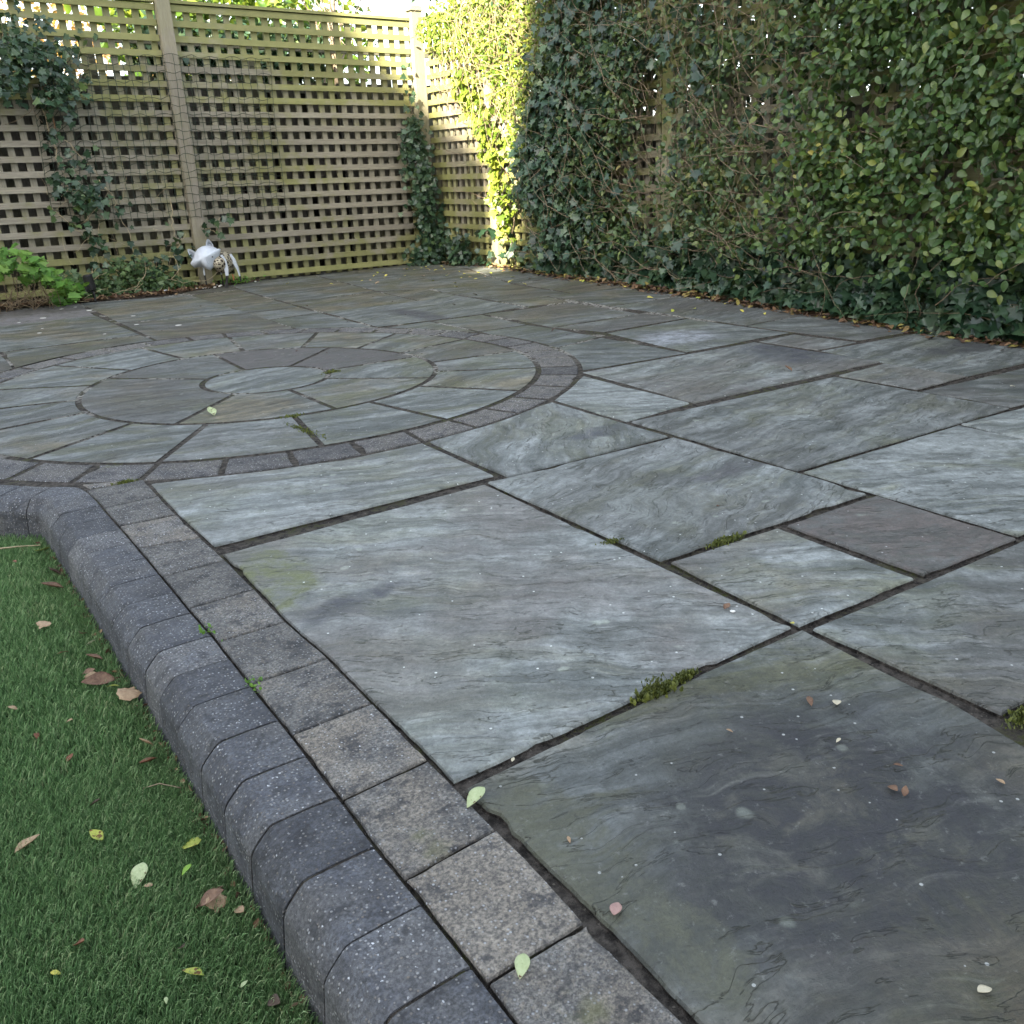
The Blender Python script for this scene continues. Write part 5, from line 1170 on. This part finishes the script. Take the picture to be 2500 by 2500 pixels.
for k in range(75):
    if random.random() < .6: x = random.gauss(3.25, .3); y = random.uniform(5.1, 6.75)
    else: x = 3.75 - abs(random.gauss(0, .25)); y = random.uniform(3., 6.)
    x = min(x, 3.7)
    fallen(x, y, gh(x, y) + .001, random.uniform(.022, .038), random.choice(('yellow', 'yellow', 'yellow', 'tan', 'ygreen')), OVAL, 'small yellow leaf scattered on the far paving near the sunlit corner and hedge', None, .3, 'small yellow leaves scattered on the far paving')
for k in range(14):
    x = random.uniform(1.0, 2.6); y = random.uniform(3.2, 6.2)
    fallen(x, y, gh(x, y) + .001, random.uniform(.008, .014), 'dark', CURL, 'tiny dark crumb of leaf on the far paving', None, .3, 'dark crumbs on the far paving')
# bird droppings / lichen dots far left
for k in range(11):
    x = random.uniform(.35, 1.3); y = random.uniform(5.1, 6.5)
    pebble(x, y, .0008, random.uniform(.008, .018), wst, 'flat white spot of bird dropping on the far left paving', 'dropping', 'white spots on the far left paving', flat=.08, name='bird_dropping')
# litter along the hedge
N = 2400; y = np.concatenate([rng.uniform(1.2, 5.2, 2000), rng.uniform(5.2, 6.9, 400)]); n = len(y)
e = np.interp(y, [1.2, 1.9, 2.4, 3., 3.5, 4.1, 5.2, 6, 6.9], [3.66, 3.67, 3.68, 3.66, 3.64, 3.63, 3.66, 3.72, 3.77]); x = e - np.abs(rng.normal(0, .035, n)) + rng.uniform(-.02, .07, n)
z = np.array([gh(a, b_) for a, b_ in zip(x, y)]) + rng.uniform(.003, .02, n) * (x > e - .05)
P = np.stack([x, y, z], 1); yd = rv(n); yd[:, 2] *= .25; nr = rv(n) * .45 + [[0, 0, 1.]]
tag(leaves('leaf_litter', OVAL, P, yd, nr, rng.uniform(.02, .045, n), M['litter']), 'strip of brown and yellow fallen leaves along the foot of the right hedge', 'leaf litter', kind='stuff')
N = 420; x = rng.uniform(-.1, 1.85, N); y = np.interp(x, [-1, .46, .92, 1.45, 1.62, 1.9], [6.73, 6.70, 6.68, 6.66, 6.72, 6.85]) + rng.uniform(-.015, .10, N)
P = np.stack([x, y, rng.uniform(.003, .02, N)], 1); yd = rv(N); yd[:, 2] *= .3
tag(leaves('leaf_litter', CURL, P, yd, rv(N) * .6 + [[0, 0, 1.]], rng.uniform(.015, .04, N), M['deadleaf']), 'brown leaf scraps along the edge of the left soil bed', 'leaf litter', kind='stuff')
N = 260; y = rng.uniform(.55, 2.35, N); kx = np.interp(y, KFX[0], KFX[1])
P = np.stack([kx - rng.uniform(.002, .016, N), y, ZL + rng.uniform(.006, .022, N)], 1)
tag(leaves('leaf_litter', CURL, P, rv(N), rv(N), rng.uniform(.005, .012, N), M['deadleaf']), 'dark leaf crumbs in the gap between lawn and kerb face', 'leaf litter', kind='stuff')
# ------------------------------------------------------------------ put every Empty at its thing's base
bpy.context.view_layer.update()
for e in [o for o in SC.objects if o.type == 'EMPTY' and o.parent is None]:
    lo = Vector((1e9,) * 3); hi = Vector((-1e9,) * 3)
    for ch in e.children:
        for c in ch.bound_box:
            p = ch.matrix_world @ Vector(c); lo = Vector(map(min, lo, p)); hi = Vector(map(max, hi, p))
    if lo.x > 1e8: continue
    L = Vector(((lo.x + hi.x) / 2, (lo.y + hi.y) / 2, lo.z)); e.location = L
    for ch in e.children: ch.matrix_parent_inverse = Matrix.Translation(-L)
